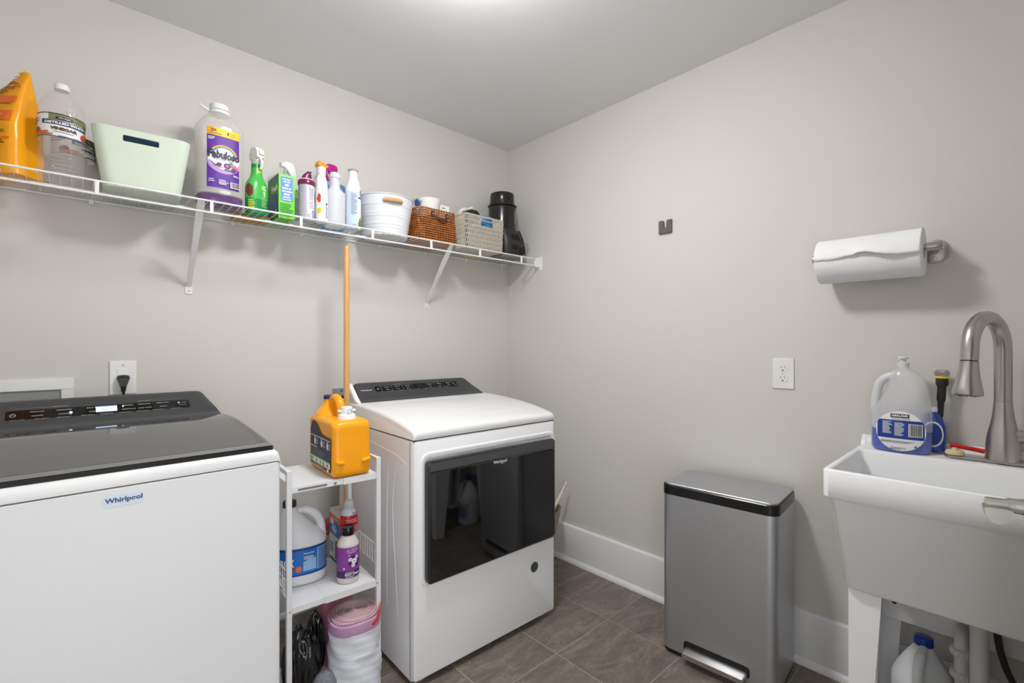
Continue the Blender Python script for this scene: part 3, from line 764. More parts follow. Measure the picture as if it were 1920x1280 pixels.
for sx in (-1, 1):   # thumb ridges low on the front
    mb = MB(); mb.tube(smooth_path([(sx * 0.030, -JY + 0.003, 0.050), (sx * 0.044, -JY - 0.003, 0.052), (sx * 0.058, -JY + 0.002, 0.057)], 5), [0.003] + [0.007] * 9 + [0.004], 10); mb.build('grip_ridge', yel, jt)
screw_cap('cap', jt, (0, 0.090, 0.2425), 0.0235, 0.014, C8('cap_navy', 30, 40, 95, rough=0.35), 24)
capw = C8('cap_white', 240, 242, 244, rough=0.3)
mb = MB(); mb.lathe([(0.030, 0.184), (0.031, 0.190), (0.029, 0.194), (0.0285, 0.202), (0.025, 0.205)], (0, -0.072, 0), 32); 
mb.lathe([(0.019, 0.203), (0.0195, 0.224), (0.018, 0.229)], (0, -0.072, 0), 28)
mb.box(-0.006, 0.006, -0.100, -0.085, 0.206, 0.220)
mb.box(0.018, 0.030, -0.077, -0.066, 0.212, 0.219); mb.box(-0.030, -0.018, -0.077, -0.066, 0.212, 0.219)
sp = mb.build('spigot_cap', capw, jt, ang=40, bevel=0.001)
mb = MB(); mb.cyl((0.003, -0.0905, 0.214), (0.003, -0.0925, 0.214), 0.0085, seg=16); mb.build('button', C8('spigot_blue', 90, 150, 205), sp)
fn = plane((-0.0660, -0.005, 0.085), (0, -1, 0), (0, 0, 1))
navy = C8('label_navy', 48, 44, 74); it = []
lab = []
for i in range(25):
    u = -0.105 + 0.21 * i / 24; t = i / 24
    hi = 0.088 - 0.042 / (1 + math.exp(-(t - 0.42) * 16)) - (0.028 * max(0, 0.10 - t) / 0.10)
    e = 0.006 * (max(0, 0.05 - min(t, 1 - t)) / 0.05) ** 2
    lab.append((u, -0.068 + e, hi - e))
it = [('b', lab, navy), ('r', -0.104, 0.0340, 0.104, 0.0365, lw)]
for k, u in enumerate((-0.055, 0.015, 0.075)):
    it += [('e', u, 0.016, 0.008, 0.012, lw), ('r', u - 0.0035, 0.02, u + 0.0035, 0.033, lw), ('l', u + 0.012, 0.006, u + 0.042, 0.030, 6, print_m)]
it += [('l', -0.098, 0.004 - 0.008, -0.02, 0.002, 1, lw), ('l', -0.098, -0.030, 0.1, -0.006, 7, txt_gr), ('r', -0.104, -0.0375, 0.104, -0.032, C8('label_green', 70, 150, 95)),
       ('r', -0.104, -0.056, 0.104, -0.0375, C8('label_cream', 232, 226, 205)), ('l', -0.098, -0.054, -0.06, -0.040, 4, txt_dk), ('e', -0.03, -0.047, 0.008, 0.007, C8('label_olive', 120, 135, 90)), ('e', 0.01, -0.047, 0.007, 0.006, C8('label_olive', 120, 135, 90)),
       ('l', 0.03, -0.054, 0.06, -0.040, 3, txt_dk), ('e', 0.08, -0.047, 0.009, 0.006, C8('label_olive', 120, 135, 90)), ('l', -0.095, -0.066, 0.06, -0.058, 3, print_m), ('r', 0.078, -0.066, 0.094, -0.058, lw)]
decal('label', fn, it, jt, base=0.001)

# --- bleach jug, middle shelf
wj = C8('jug_white', 226, 228, 232, rough=0.38, sss=0.1)
bj = thing('bleach_jug', 'large white bleach jug with black cap and blue label on the middle shelf', 'jug', on_rack(0.092, 0.180, 0.3902), -12)
bd = Body([(0, 0.070, 0.050), (0.004, 0.080, 0.058), (0.03, 0.083, 0.061), (0.125, 0.083, 0.061), (0.15, 0.080, 0.058, -0.002), (0.185, 0.060, 0.050, -0.016), (0.22, 0.040, 0.036, -0.030), (0.245, 0.025, 0.024, -0.036), (0.262, 0.019, 0.019, -0.036)], n=2.3, k=4)
bd.mesh().build('body', wj, bj, ang=60)
mb = MB(); mb.tube(smooth_path([(-0.020, 0, 0.238), (0.012, 0, 0.240), (0.042, 0, 0.222), (0.062, 0, 0.190), (0.067, 0, 0.155), (0.060, 0, 0.125)], 6), [0.012] * 6 + [0.0145] * 19 + [0.018] * 6, 14); mb.build('handle', wj, bj)
screw_cap('cap', bj, (-0.036, 0, 0.256), 0.0215, 0.022, C8('cap_black', 40, 40, 44, rough=0.4), 26)
fn = bd.surf; BL = C8('bleach_blue', 20, 110, 195, rough=0.3); BD = C8('bleach_dark', 22, 60, 130, rough=0.3); LBL = C8('bleach_light', 150, 190, 230, rough=0.3)
CL = bd.cache
it = [('r', -0.10, 0.036, 0.105, 0.128, BL), ('r', -0.10, 0.120, 0.105, 0.128, BD), ('r', -0.10, 0.036, 0.105, 0.042, BD), ('b', [(0.0, 0.050, 0.080), (0.018, 0.050, 0.088), (0.042, 0.050, 0.086)], LBL), ('r', 0.045, 0.046, 0.104, 0.120, LBL),
      ('t', 'CLOROX', -0.070, 0.082, 0.026, lw, 0.085, 0.05), ('r', -0.09, 0.055, -0.005, 0.062, C8('bleach_red', 190, 40, 50)), ('t', 'Disinfecting Bleach', 0.018, 0.108, 0.006, lw, 0.034), ('l', 0.002, 0.088, 0.04, 0.100, 3, lw), ('l', 0.048, 0.048, 0.102, 0.118, 15, BD), ('e', -0.014, 0.060, 0.010, 0.010, C8('bleach_orange', 225, 110, 60))]
decal('label', fn, it, bj, base=0.0008)

# --- purple body wash bottle in front
bw = thing('body_wash_bottle', 'purple-labelled body wash bottle with black cap, in front on the middle shelf', 'bottle', on_rack(0.213, 0.062, 0.3902), -22); bw.scale = (1.08, 1.08, 1.07)
milk = C8('milky_plastic', 205, 202, 196, rough=0.3, sss=0.15)
bd = Body([(0, 0.027, 0.024), (0.003, 0.032, 0.028), (0.02, 0.0335, 0.0295), (0.115, 0.0335, 0.0295), (0.125, 0.032, 0.028), (0.143, 0.022, 0.020), (0.150, 0.017, 0.017), (0.154, 0.016, 0.016)], n=2.1)
bd.mesh().build('body', milk, bw, ang=60)
mb = MB(); mb.lathe([(0.0195, 0.150), (0.020, 0.152), (0.020, 0.172), (0.019, 0.1745), (0.0, 0.175)], seg=32, cap1=False); mb.build('cap', blackg, bw)
PU = C8('label_purple', 135, 60, 150); DP = C8('label_plum', 62, 38, 88); LV = C8('label_lavender', 225, 200, 232)
it = [('r', -0.062, 0.020, 0.062, 0.116, PU), ('r', -0.062, 0.020, 0.062, 0.042, DP), ('t', "mrs. MEYER'S", 0.014, 0.108, 0.010, LV, 0.036, 0.0), ('l', -0.002, 0.098, 0.030, 0.102, 1, LV)]
for k in range(7):
    a = k * 0.9; it.append(('e', 0.018 + 0.013 * math.cos(a), 0.072 + 0.013 * math.sin(a), 0.0065, 0.0065, DP if k % 2 == 0 else LV))
it += [('e', 0.018, 0.072, 0.0085, 0.0085, lw), ('l', 0.0135, 0.070, 0.0225, 0.074, 1, DP), ('e', -0.012, 0.052, 0.003, 0.003, LV), ('e', 0.002, 0.092, 0.002, 0.002, LV), ('t', 'BODY WASH', 0.012, 0.0325, 0.0065, lw, 0.042, 0.04), ('l', -0.008, 0.037, 0.030, 0.0405, 1, lw), ('l', -0.008, 0.0225, 0.02, 0.028, 2, LV)]
decal('label', bd.surf, it, bw, base=0.0006)
# --- red bottle with clear cap behind it
rb = thing('red_spray_can', 'tall red bottle with clear cap behind the purple body wash', 'bottle', on_rack(0.243, 0.132, 0.3902), 10); rb.scale = (1.06, 1.06, 0.965)
RED = C8('bottle_red', 190, 25, 35, rough=0.25)
bd = Body([(0, 0.024, 0.022), (0.004, 0.029, 0.026), (0.16, 0.030, 0.027), (0.20, 0.029, 0.026), (0.222, 0.023, 0.022), (0.232, 0.016, 0.016), (0.237, 0.015, 0.015)], n=2.1)
mb = MB(); mb.use(RED); bd.mesh(mb, z1=0.212, cap1=False); mb.use(C8('bottle_shoulder', 205, 210, 222)); bd.mesh(mb, z0=0.212, cap0=False); mb.build('body', None, rb, ang=60)
mb = MB(); mb.lathe([(0.0155, 0.232), (0.0165, 0.236), (0.0155, 0.258), (0.012, 0.262), (0.0, 0.263)], seg=24, cap1=False); mb.build('cap', clear_mat('cap_clear', (0.85, 0.88, 0.92), 0.45), rb)
it = [('r', -0.028, 0.125, 0.055, 0.150, C8('wrap_lilac', 190, 185, 215)), ('r', -0.01, 0.05, 0.05, 0.125, C8('wrap_orange', 225, 120, 50)), ('l', -0.024, 0.186, 0.02, 0.200, 2, C8('ink_pink', 235, 170, 175)), ('t', 'Suavitel', 0.008, 0.219, 0.006, BD, 0.022), ('e', -0.014, 0.163, 0.008, 0.008, C8('ink_pink', 235, 170, 175)), ('l', -0.004, 0.155, 0.03, 0.175, 3, C8('ink_pink', 235, 170, 175))]
decal('label', bd.surf, it, rb, base=0.0006)
# --- carton
cb = thing('freezer_bag_box', 'upright blue, white and orange carton behind the bottles on the middle shelf', 'box', on_rack(0.254, 0.214, 0.3902), -3)
mb = MB(); mb.box(-0.031, 0.031, -0.052, 0.064, 0, 0.192); mb.build('carton', C8('carton_white', 222, 222, 226), cb, bevel=0.001)
fn = plane((-0.0312, 0.006, 0.096), (0, -1, 0), (0, 0, 1)); OR = C8('carton_orange', 225, 110, 55); CBl = C8('carton_blue', 40, 120, 190)
its = [('r', -0.058, 0.058, 0.058, 0.082, OR), ('r', -0.058, 0.006, 0.058, 0.058, CBl), ('e', -0.005, 0.03, 0.024, 0.018, C8('carton_sky', 130, 185, 225)), ('t', 'OxiClean', -0.005, 0.03, 0.012, lw, 0.05, 0.04), ('r', -0.045, 0.045, -0.01, 0.064, lw), ('t', 'VALUE SIZE', 0.0, 0.071, 0.007, lw, 0.06, 0.03), ('r', -0.022 + 0.03, -0.074, 0.018 + 0.03, -0.012, C8('carton_brown', 150, 62, 48)), ('r', 0.02, -0.015, 0.04, -0.006, C8('carton_brown', 150, 62, 48)), ('r', -0.05, -0.090, 0.055, -0.080, C8('carton_teal', 60, 100, 130)), ('l', -0.05, -0.06, 0.0, -0.02, 5, CBl)]
decal('print', fn, its, cb)
decal('top_print', plane((0, 0.006, 0.1922), (1, 0, 0), (0, 1, 0)), [('r', -0.030, -0.057, 0.030, 0.057, C8('carton_tan', 190, 180, 172)), ('e', 0, 0.0, 0.014, 0.014, txt_dk), ('e', 0, 0.0, 0.011, 0.011, C8('carton_tan', 190, 180, 172))], cb)

# --- trash bag roll on the lower tier
tb = thing('trash_bag_roll', 'fat roll of white drawstring trash bags with pink band, lower tier of the rack', 'bag roll', on_rack(0.222, 0.028, 0.0), -3)
film_w = C8('bag_white', 232, 236, 244, rough=0.35, sss=0.2, bump=0.35, bscale=40, stretch=(1, 1, 9))
rnd = random.Random(5)
mb = MB(); secs = []
for k in range(25):
    z = 0.052 + 0.212 * k / 24; sec = []
    for i in range(64):
        a = 2 * PI * i / 64
        r = 0.083 + 0.0022 * math.sin(a * 5 + k * 0.5) + 0.0012 * math.sin(k * 2.1 + a * 2) + (0.004 if 13 < k < 16 else 0) * math.sin(a * 3) + (0.006 if k < 12 else 0.0) * max(0, math.cos(a))
        if k == 0: r *= 0.95
        sec.append((r * math.cos(a), r * math.sin(a), z + 0.004 * math.sin(a * 3)))
    secs.append(sec)
mb.loft(secs); mb.build('bag_body', film_w, tb, ang=60)
pinkb = C8('band_pink', 196, 152, 190, rough=0.35)
mb = MB(); mb.loft([[((0.083 + o) * math.cos(a), (0.083 + o) * math.sin(a), z + 0.004 * math.sin(a * 3)) for a in [2 * PI * i / 64 for i in range(64)]] for o, z in ((0.002, 0.257), (0.0035, 0.262), (0.002, 0.288), (-0.004, 0.291))], cap1=False)
mb.build('drawstring_band', pinkb, tb)
mb = MB()   # coiled top as a spiral sheet
pts = []; T = 15
mb.lathe([(0.079, 0.280), (0.0755, 0.297), (0.071, 0.2995)], seg=48)
mb.build('coil_core', C8('roll_pale', 172, 128, 140, rough=0.5), tb)
mb = MB(); n = 380; vs = []; fs = []
for i in range(n + 1):
    t = i / n; a = t * 2 * PI * 11; r = lerp(0.004, 0.078, t) + 0.0014 * math.sin(a * 0.7); zz = 0.3075 - 0.002 * math.sin(t * PI * 2) - 0.010 * t * t
    for (dr_, z) in ((-0.0014, zz - 0.012), (-0.0008, zz), (0.0008, zz), (0.0018, zz - 0.012)):
        vs.append(((r + dr_) * math.cos(a), (r + dr_) * math.sin(a) * 0.98, z))
for i in range(n):
    for q in range(3): fs.append((i * 4 + q, i * 4 + q + 1, (i + 1) * 4 + q + 1, (i + 1) * 4 + q))
mb.add(vs, fs); mb.build('coiled_bags', C8('roll_edges', 226, 196, 204, rough=0.45), tb, ang=70)
redt = C8('tie_red', 215, 55, 30, rough=0.35)
mb = MB()
mb.loft([[(0.0855 * math.cos(a), 0.0855 * math.sin(a), z0_), (0.0855 * math.cos(a), 0.0855 * math.sin(a), z1_), (0.088 * math.cos(a), 0.088 * math.sin(a), z1_ + 0.001), (0.088 * math.cos(a), 0.088 * math.sin(a), z0_)] for a, z0_, z1_ in [(-1.25, 0.274, 0.279), (-1.1, 0.268, 0.282), (-0.9, 0.272, 0.292), (-0.7, 0.282, 0.300), (-0.5, 0.286, 0.306), (-0.3, 0.29, 0.31), (-0.1, 0.292, 0.318)]])
mb.build('red_tie', redt, tb)
# crumpled plastic things -------------------------------------------------------
def crumple(name, c, r, m, parent=None, seed=1, sub=4, amp=0.25, fold=6.0, sharp=1.0, stretch=(1, 1, 1), fine=0.18, ang=35):
    from mathutils import noise
    bm = bmesh.new(); bmesh.ops.create_icosphere(bm, subdivisions=sub, radius=1.0)
    off = Vector((seed * 3.1, seed * 1.7, seed * 0.9))
    for v in bm.verts:
        p = v.co.normalized()
        n1 = noise.noise(p * 1.6 + off); n2 = 1 - abs(noise.noise(Vector((p.x * fold * stretch[0], p.y * fold * stretch[1], p.z * fold * stretch[2])) + off)) * 2
        n3 = 1 - abs(noise.noise(p * fold * 2.3 + off * 2)) * 2
        s = 1 + amp * n1 + amp * sharp * 0.55 * n2 + amp * fine * n3
        v.co = Vector((p.x * r[0] * s, p.y * r[1] * s, p.z * r[2] * s))
    me = bpy.data.meshes.new(name); bm.to_mesh(me); bm.free(); me.materials.append(m)
    me.polygons.foreach_set('use_smooth', [True] * len(me.polygons))
    me.set_sharp_from_angle(angle=math.radians(ang))
    o = bpy.data.objects.new(name, me); COL.objects.link(o); o.location = c
    if parent: o.parent = parent
    return o
bagb = C8('bag_black', 10, 10, 12, rough=0.16, coat=0.5)
gb = crumple('black_garbage_bag', on_rack(0.066, 0.080, 0.150), (0.050, 0.060, 0.112), bagb, seed=2, sub=5, amp=0.22, fold=2.0, stretch=(2.2, 1.5, 0.30), fine=0.05, ang=180)
tag(gb, 'shiny crumpled black plastic bag at the left of the lower tier', 'plastic bag')
gb2 = crumple('black_garbage_bag', on_rack(0.128, 0.140, 0.172), (0.028, 0.036, 0.100), bagb, seed=9, sub=5, amp=0.22, fold=2.0, stretch=(2.4, 1.6, 0.25), fine=0.05, ang=180)
tag(gb2, 'taller crumpled black plastic bag standing against the trash bag roll', 'plastic bag')
gw = crumple('steel_wool_ball', on_rack(0.118, 0.012, 0.097), (0.040, 0.036, 0.046), C8('steel_wool', 118, 120, 126, rough=0.35, metal=0.0, bump=1.0, bscale=180, var=0.5, vscale=90), seed=4, sub=4, amp=0.10, fold=6)
tag(gw, 'small grey ball of steel wool in plastic, below the black bags', 'scouring pad')
pk = thing('pink_bag_pack', 'pink plastic packaging standing behind the trash bag roll', 'plastic bag', on_rack(0.222, 0.205, 0.0455), -3)
mb = MB(); mb.loft([[(p[0], p[1], z) for p in rrect(w, d, d * 0.45, 5)] for z, w, d in ((0, 0.10, 0.05), (0.01, 0.11, 0.062), (0.15, 0.12, 0.06), (0.24, 0.125, 0.04), (0.295, 0.13, 0.008))])
mb.build('pouch', C8('pack_pink', 205, 130, 150, rough=0.3, bump=0.6, bscale=25), pk, ang=60)

# ================================================================= BROOM hung on the shelf rail
br = thing('hanging_broom', 'long wooden broom handle hanging by a wire hook from the shelf', 'broom', (-1.178, -0.262, 0))
wood = mat('wood_handle', srgb(214, 164, 100), rough=0.35, var=0.16, vscale=25, stretch=(6, 6, 0.4), coat=0.3)
mb = MB(); mb.lathe([(0.0095, 0.46), (0.0118, 0.48), (0.0118, 1.6245), (0.0105, 1.6275)], seg=20); mb.build('handle', wood, br, ang=40)
mb = MB(); mb.tube(smooth_path([(0, 0, 1.615), (0, 0, 1.668), (0, -0.004, 1.684), (0, -0.011, 1.691), (0, -0.019, 1.684), (0, -0.018, 1.676)], 5), 0.0016, 8); mb.build('hook', chrome, br)
mb = MB(); mb.loft([[(p[0], p[1], z) for p in rrect(w, d, d * 0.4, 4)] for z, w, d in ((0.42, 0.24, 0.045), (0.47, 0.20, 0.04), (0.50, 0.05, 0.035))]); mb.build('broom_block', C8('broom_red', 150, 40, 40), br, ang=50)
mb = MB(); mb.loft([[(p[0], p[1], z) for p in rrect(w, d, d * 0.3, 4)] for z, w, d in ((0.33, 0.29, 0.06), (0.42, 0.235, 0.04))]); mb.build('bristles', C8('bristle_straw', 190, 165, 110, rough=0.9, bump=1.0, bscale=200, stretch=(1, 1, 0.05)), br)

# ================================================================= brush bin in the corner gap
bb = thing('brush_bin', 'patterned cup with a white-handled brush behind the dryer, by the baseboard', 'brush holder', (-0.205, -0.450, 0))
cupm = mat('cup_floral', srgb(150, 130, 112), rough=0.5, var=0.5, vscale=28)
mb = MB(); mb.lathe([(0.060, 0.0), (0.065, 0.004), (0.132, 0.325), (0.134, 0.33), (0.130, 0.33), (0.062, 0.008)], seg=40, cap1=True); mb.build('cup', cupm, bb, ang=40)
hb = thing('toilet_brush', 'off-white brush handle leaning out of the patterned cup', 'brush', (-0.205, -0.450, 0))
mb = MB(); mb.tube(smooth_path([(-0.005, 0.0, 0.05), (0.040, -0.028, 0.20), (0.085, -0.055, 0.32), (0.118, -0.074, 0.395), (0.140, -0.088, 0.448), (0.143, -0.090, 0.455)], 5), [0.006] * 6 + [0.007] * 5 + [0.0085] * 5 + [0.0065] * 5 + [0.0085] * 4 + [0.005], 12); mb.build('handle', C8('handle_offwhite', 226, 222, 212, rough=0.4), hb)
mb = MB(); mb.lathe([(0.01, 0.02), (0.032, 0.03), (0.034, 0.09), (0.01, 0.10)], (-0.005, 0, 0), 20); mb.build('brush_head', C8('brush_white', 220, 220, 215, rough=0.9, bump=1, bscale=200), hb)

# ================================================================= STEP BIN
bn = thing('step_bin', 'tall slim brushed steel step bin with black rim by the right wall', 'trash can', (-0.1755, -1.452, 0), 4.5)
BWd, BD_ = 0.268, 0.414
def br_(w, d, r, z, cx=0.0): return [(p[0], p[1], z) for p in rrect(w, d, r, 8, cx, 0)]
mb = MB(); mb.loft([br_(BWd - 0.006, BD_ - 0.006, 0.034, 0.0), br_(BWd - 0.002, BD_ - 0.002, 0.035, 0.004), br_(BWd - 0.002, BD_ - 0.002, 0.035, 0.018)]); mb.build('base', blackp, bn, ang=40)
mb = MB(); mb.loft([br_(BWd, BD_, 0.036, 0.016), br_(BWd, BD_, 0.036, 0.622)]); mb.build('body', canst, bn, ang=40)
mb = MB(); mb.loft([br_(BWd + 0.003, BD_ + 0.003, 0.037, 0.619), br_(BWd + 0.003, BD_ + 0.003, 0.037, 0.6525), br_(BWd - 0.002, BD_ - 0.002, 0.035, 0.6555)]); mb.build('rim', C8('rim_black', 16, 16, 17, rough=0.25), bn, ang=35)
mb = MB(); mb.loft([br_(BWd - 0.008, BD_ - 0.008, 0.034, 0.654), br_(BWd - 0.008, BD_ - 0.008, 0.034, 0.6595), br_(BWd - 0.012, BD_ - 0.012, 0.032, 0.6615), br_(BWd - 0.04, BD_ - 0.04, 0.02, 0.6625)]); mb.build('lid', canst, bn, ang=30)
mb = MB(); mb.prism(rrect(0.235, 0.040, 0.012, 4, -0.002, 0.052), 'x', -BWd / 2 - 0.002, -BWd / 2 + 0.004); mb.build('pedal_recess', blackp, bn)
mb = MB()
mb.loft([[(x, p[0], p[1] + dz) for p in rrect(0.222 - s_ * 2, 0.020 - s_, 0.007, 4, -0.002, 0.043)] for x, s_, dz in ((-0.128, 0, 0), (-0.170, 0, -0.004), (-0.176, 0.003, -0.006))])
mb.build('pedal', steel, bn, ang=40)
# ================================================================= UTILITY SINK
sk = thing('utility_sink', 'white plastic laundry tub on legs against the right wall', 'utility sink', (0, 0, 0))
YA, YB = -1.850, -2.452; XF = -0.507
def tubring(x0, x1, ya, yb, r, z): return [(p[0], p[1], z) for p in rrect(abs(x1 - x0), abs(yb - ya), r, 5, (x0 + x1) / 2, (ya + yb) / 2)]
mb = MB()
# outer shell up, over the rim and down the inside; the ledge at the back carries the faucet
outer = [tubring(-0.462, -0.020, YA - 0.046, YB + 0.040, 0.020, 0.533), tubring(-0.470, -0.014, YA - 0.042, YB + 0.036, 0.022, 0.540), tubring(-0.496, -0.010, YA - 0.013, YB + 0.012, 0.018, 0.776),
         tubring(-0.5005, -0.006, YA - 0.006, YB + 0.006, 0.016, 0.781), tubring(-0.505, -0.004, YA, YB, 0.016, 0.785), tubring(XF, -0.003, YA, YB, 0.016, 0.857), tubring(XF + 0.003, -0.004, YA - 0.003, YB + 0.003, 0.015, 0.8605)]
inner = [tubring(XF + 0.014, -0.135, YA - 0.014, YB + 0.014, 0.014, 0.8605), tubring(XF + 0.018, -0.138, YA - 0.018, YB + 0.018, 0.014, 0.856), tubring(XF + 0.050, -0.150, YA - 0.055, YB + 0.055, 0.03, 0.56), tubring(XF + 0.09, -0.19, YA - 0.09, YB + 0.09, 0.03, 0.552)]
mb.loft(outer + inner); mb.build('basin', tubm, sk, ang=50)
mb = MB()   # raised splash lip along the wall with stepped end
pr_ = [(-0.0045, 0.858), (-0.130, 0.858), (-0.130, 0.862), (-0.050, 0.8665), (-0.034, 0.872), (-0.024, 0.890), (-0.018, 0.893), (-0.0045, 0.893)]
mb.loft([[(x, y, z) for x, z in pr_] for y in (YB + 0.006, YA - 0.012)]); mb.build('back_ledge', tubm, sk, ang=40, bevel=0.002)
mb = MB(); mb.prism([(-0.045, 0.858), (-0.030, 0.885), (-0.020, 0.893), (-0.0045, 0.893), (-0.0045, 0.858)], 'y', YA - 0.001, YA - 0.014); mb.build('ledge_end', tubm, sk, bevel=0.002)
mb = MB(); mb.lathe([(0.045, 0.5525), (0.042, 0.5545), (0.030, 0.553), (0.0, 0.550)], (-0.30, -2.15, 0), 24, cap1=False); mb.build('drain', chrome, sk)
def leg(x0, y0, sx, sy):
    """L-section leg: a plate facing the front and one facing the side, tapering to the floor"""
    mb = MB()
    def sec(z, a, b, t=0.004):
        return [(x0, y0, z), (x0, y0 + sy * a, z), (x0 + sx * t, y0 + sy * a, z), (x0 + sx * t, y0 + sy * t, z), (x0 + sx * b, y0 + sy * t, z), (x0 + sx * b, y0, z)]
    mb.loft([sec(0, 0.042, 0.06), sec(0.50, 0.072, 0.115), sec(0.534, 0.074, 0.12)])
    for z0, z1 in ((0.08, 0.25), (0.25, 0.42)):
        for s_ in (0, 1):
            a = (x0 + sx * 0.008, y0 + sy * 0.005, z0 if s_ == 0 else z1); b = (x0 + sx * 0.075, y0 + sy * 0.005, z1 if s_ == 0 else z0)
            mb.tube([a, b], 0.003, 6)
    mb.tube([(x0 + sx * 0.003, y0 + sy * 0.040, 0.0), (x0 + sx * 0.003, y0 + sy * 0.069, 0.5)], 0.0035, 6)
    return mb.build('leg', tubm, sk, ang=40)
leg(-0.452, YA - 0.050, 1, -1); leg(-0.452, YB + 0.046, 1, 1); leg(-0.036, YA - 0.050, -1, -1); leg(-0.036, YB + 0.046, -1, 1)
mb = MB(); mb.box(-0.060, -0.045, YB + 0.06, YA - 0.06, 0.305, 0.392); st = mb.build('stretcher', tubm, sk, bevel=0.003)
mb = MB(); mb.cyl((-0.0605, -1.945, 0.362), (-0.062, -1.945, 0.362), 0.0065, seg=14); mb.build('bolt_hole', blackp, st)
# drain pipe and trap
mb = MB(); mb.tube([(-0.235, -2.150, 0.535), (-0.235, -2.150, 0.22), (-0.235, -2.150, 0.20)], 0.0195, 24)
dp = mb.build('drain_pipe', pvc, sk)
mb = MB(); mb.tube(smooth_path([(-0.235, -2.150, 0.21), (-0.235, -2.150, 0.14), (-0.215, -2.135, 0.10), (-0.18, -2.125, 0.09), (-0.15, -2.115, 0.12), (-0.14, -2.110, 0.2), (-0.138, -2.109, 0.33), (-0.110, -2.109, 0.36), (-0.03, -2.109, 0.362)], 5), 0.0165, 18)
mb.build('trap_pipe', pvc, sk)
for c, ax in (((-0.235, -2.150, 0.205), 'z'), ((-0.139, -2.1095, 0.245), 'z'), ((-0.138, -2.109, 0.310), 'z')):
    mb = MB(); n = 16
    mb.loft([[(c[0] + (r + (0.002 if i % 2 else 0)) * math.cos(2 * PI * i / 32), c[1] + (r + (0.002 if i % 2 else 0)) * math.sin(2 * PI * i / 32), c[2] + z) for i in range(32)] for r, z in ((0.022, -0.010), (0.0245, -0.007), (0.0245, 0.009), (0.021, 0.011))])
    mb.build('slip_nut', pvc, sk)
ho = thing('supply_hose', 'dark braided supply hose curving down behind the sink drain pipe', 'hose', (0, 0, 0))
mb = MB(); mb.tube(smooth_path([(-0.075, -2.178, 0.84), (-0.080, -2.176, 0.5), (-0.085, -2.180, 0.38), (-0.085, -2.190, 0.31), (-0.080, -2.215, 0.24), (-0.06, -2.26, 0.19), (-0.02, -2.32, 0.17), (-0.003, -2.36, 0.17)], 6), 0.0085, 12); mb.build('hose', C8('hose_dark', 62, 60, 58, rough=0.45, bump=0.6, bscale=500), ho)

# --- faucet
fa = thing('kitchen_faucet', 'tall brushed nickel pull-down faucet on the laundry tub', 'faucet', (-0.078, -2.192, 0.8665))
mb = MB(); mb.loft([[(p[0], p[1], z) for p in rrect(0.058 - s_, 0.250 - s_, 0.028 - s_ / 2, 8)] for z, s_ in ((0, 0), (0.005, 0.0), (0.008, 0.006))]); mb.build('deck_plate', nickel, fa, ang=30)
mb = MB(); mb.lathe([(0.0385, 0.007), (0.0385, 0.012), (0.0375, 0.03), (0.0365, 0.05), (0.034, 0.075), (0.029, 0.10), (0.0235, 0.130), (0.0205, 0.16), (0.0195, 0.176)], seg=40); mb.build('base_column', nickel, fa)
arcp = [(0, 0, 0.1765), (0, 0, 0.25), (0, 0, 0.325)]; th = math.radians(112)   # azimuth of the spout
dx, dy = -math.cos(math.radians(20)), math.sin(math.radians(20)); R_ = 0.088
for k in range(1, 13):
    a = PI * k / 12; arcp.append((dx * R_ * (1 - math.cos(a)), dy * R_ * (1 - math.cos(a)), 0.325 + R_ * math.sin(a)))
e = arcp[-1]; arcp.append((e[0] + dx * 0.003, e[1] + dy * 0.003, e[2] - 0.030))
mb = MB(); mb.tube(arcp, 0.0192, 24); mb.build('spout', nickel, fa)
e = Vector(arcp[-1]); d = Vector((dx * 0.10, dy * 0.10, -1)).normalized()
mb = MB(); mb.tube([e + d * 0.001, e + d * 0.003], [0.0185, 0.0185], 24); mb.build('collar_ring', blackp, fa)
mb = MB(); q = e + d * 0.003
mb.tube([q, q + d * 0.012, q + d * 0.040, q + d * 0.070, q + d * 0.088, q + d * 0.092], [0.0195, 0.020, 0.0235, 0.0295, 0.0325, 0.031], 32)
sh_ = mb.build('spray_wand', nickel, fa)
mb = MB(); mb.tube([q + d * 0.0915, q + d * 0.0935], [0.026, 0.024], 28)
for i in range(12):
    a = i * 2 * PI / 12; o_ = Vector((math.cos(a), math.sin(a), 0)) * 0.016 + q + d * 0.0935; mb.cyl(tuple(o_), tuple(o_ + d * 0.0018), 0.0018, seg=6)
mb.build('spray_face', C8('rubber_grey', 62, 62, 64), sh_)
mb = MB(); mb.tube([(0, -0.012, 0.078), (0, -0.045, 0.078), (0, -0.070, 0.078), (0, -0.074, 0.078)], [0.021, 0.0185, 0.0185, 0.017], 24); hv_ = mb.build('handle_hub', nickel, fa)
mb = MB(); mb.tube(smooth_path([(0, -0.066, 0.080), (0, -0.072, 0.11), (0, -0.085, 0.16)], 4), [0.009] * 5 + [0.006] * 4, 12); mb.build('lever', nickel, hv_)

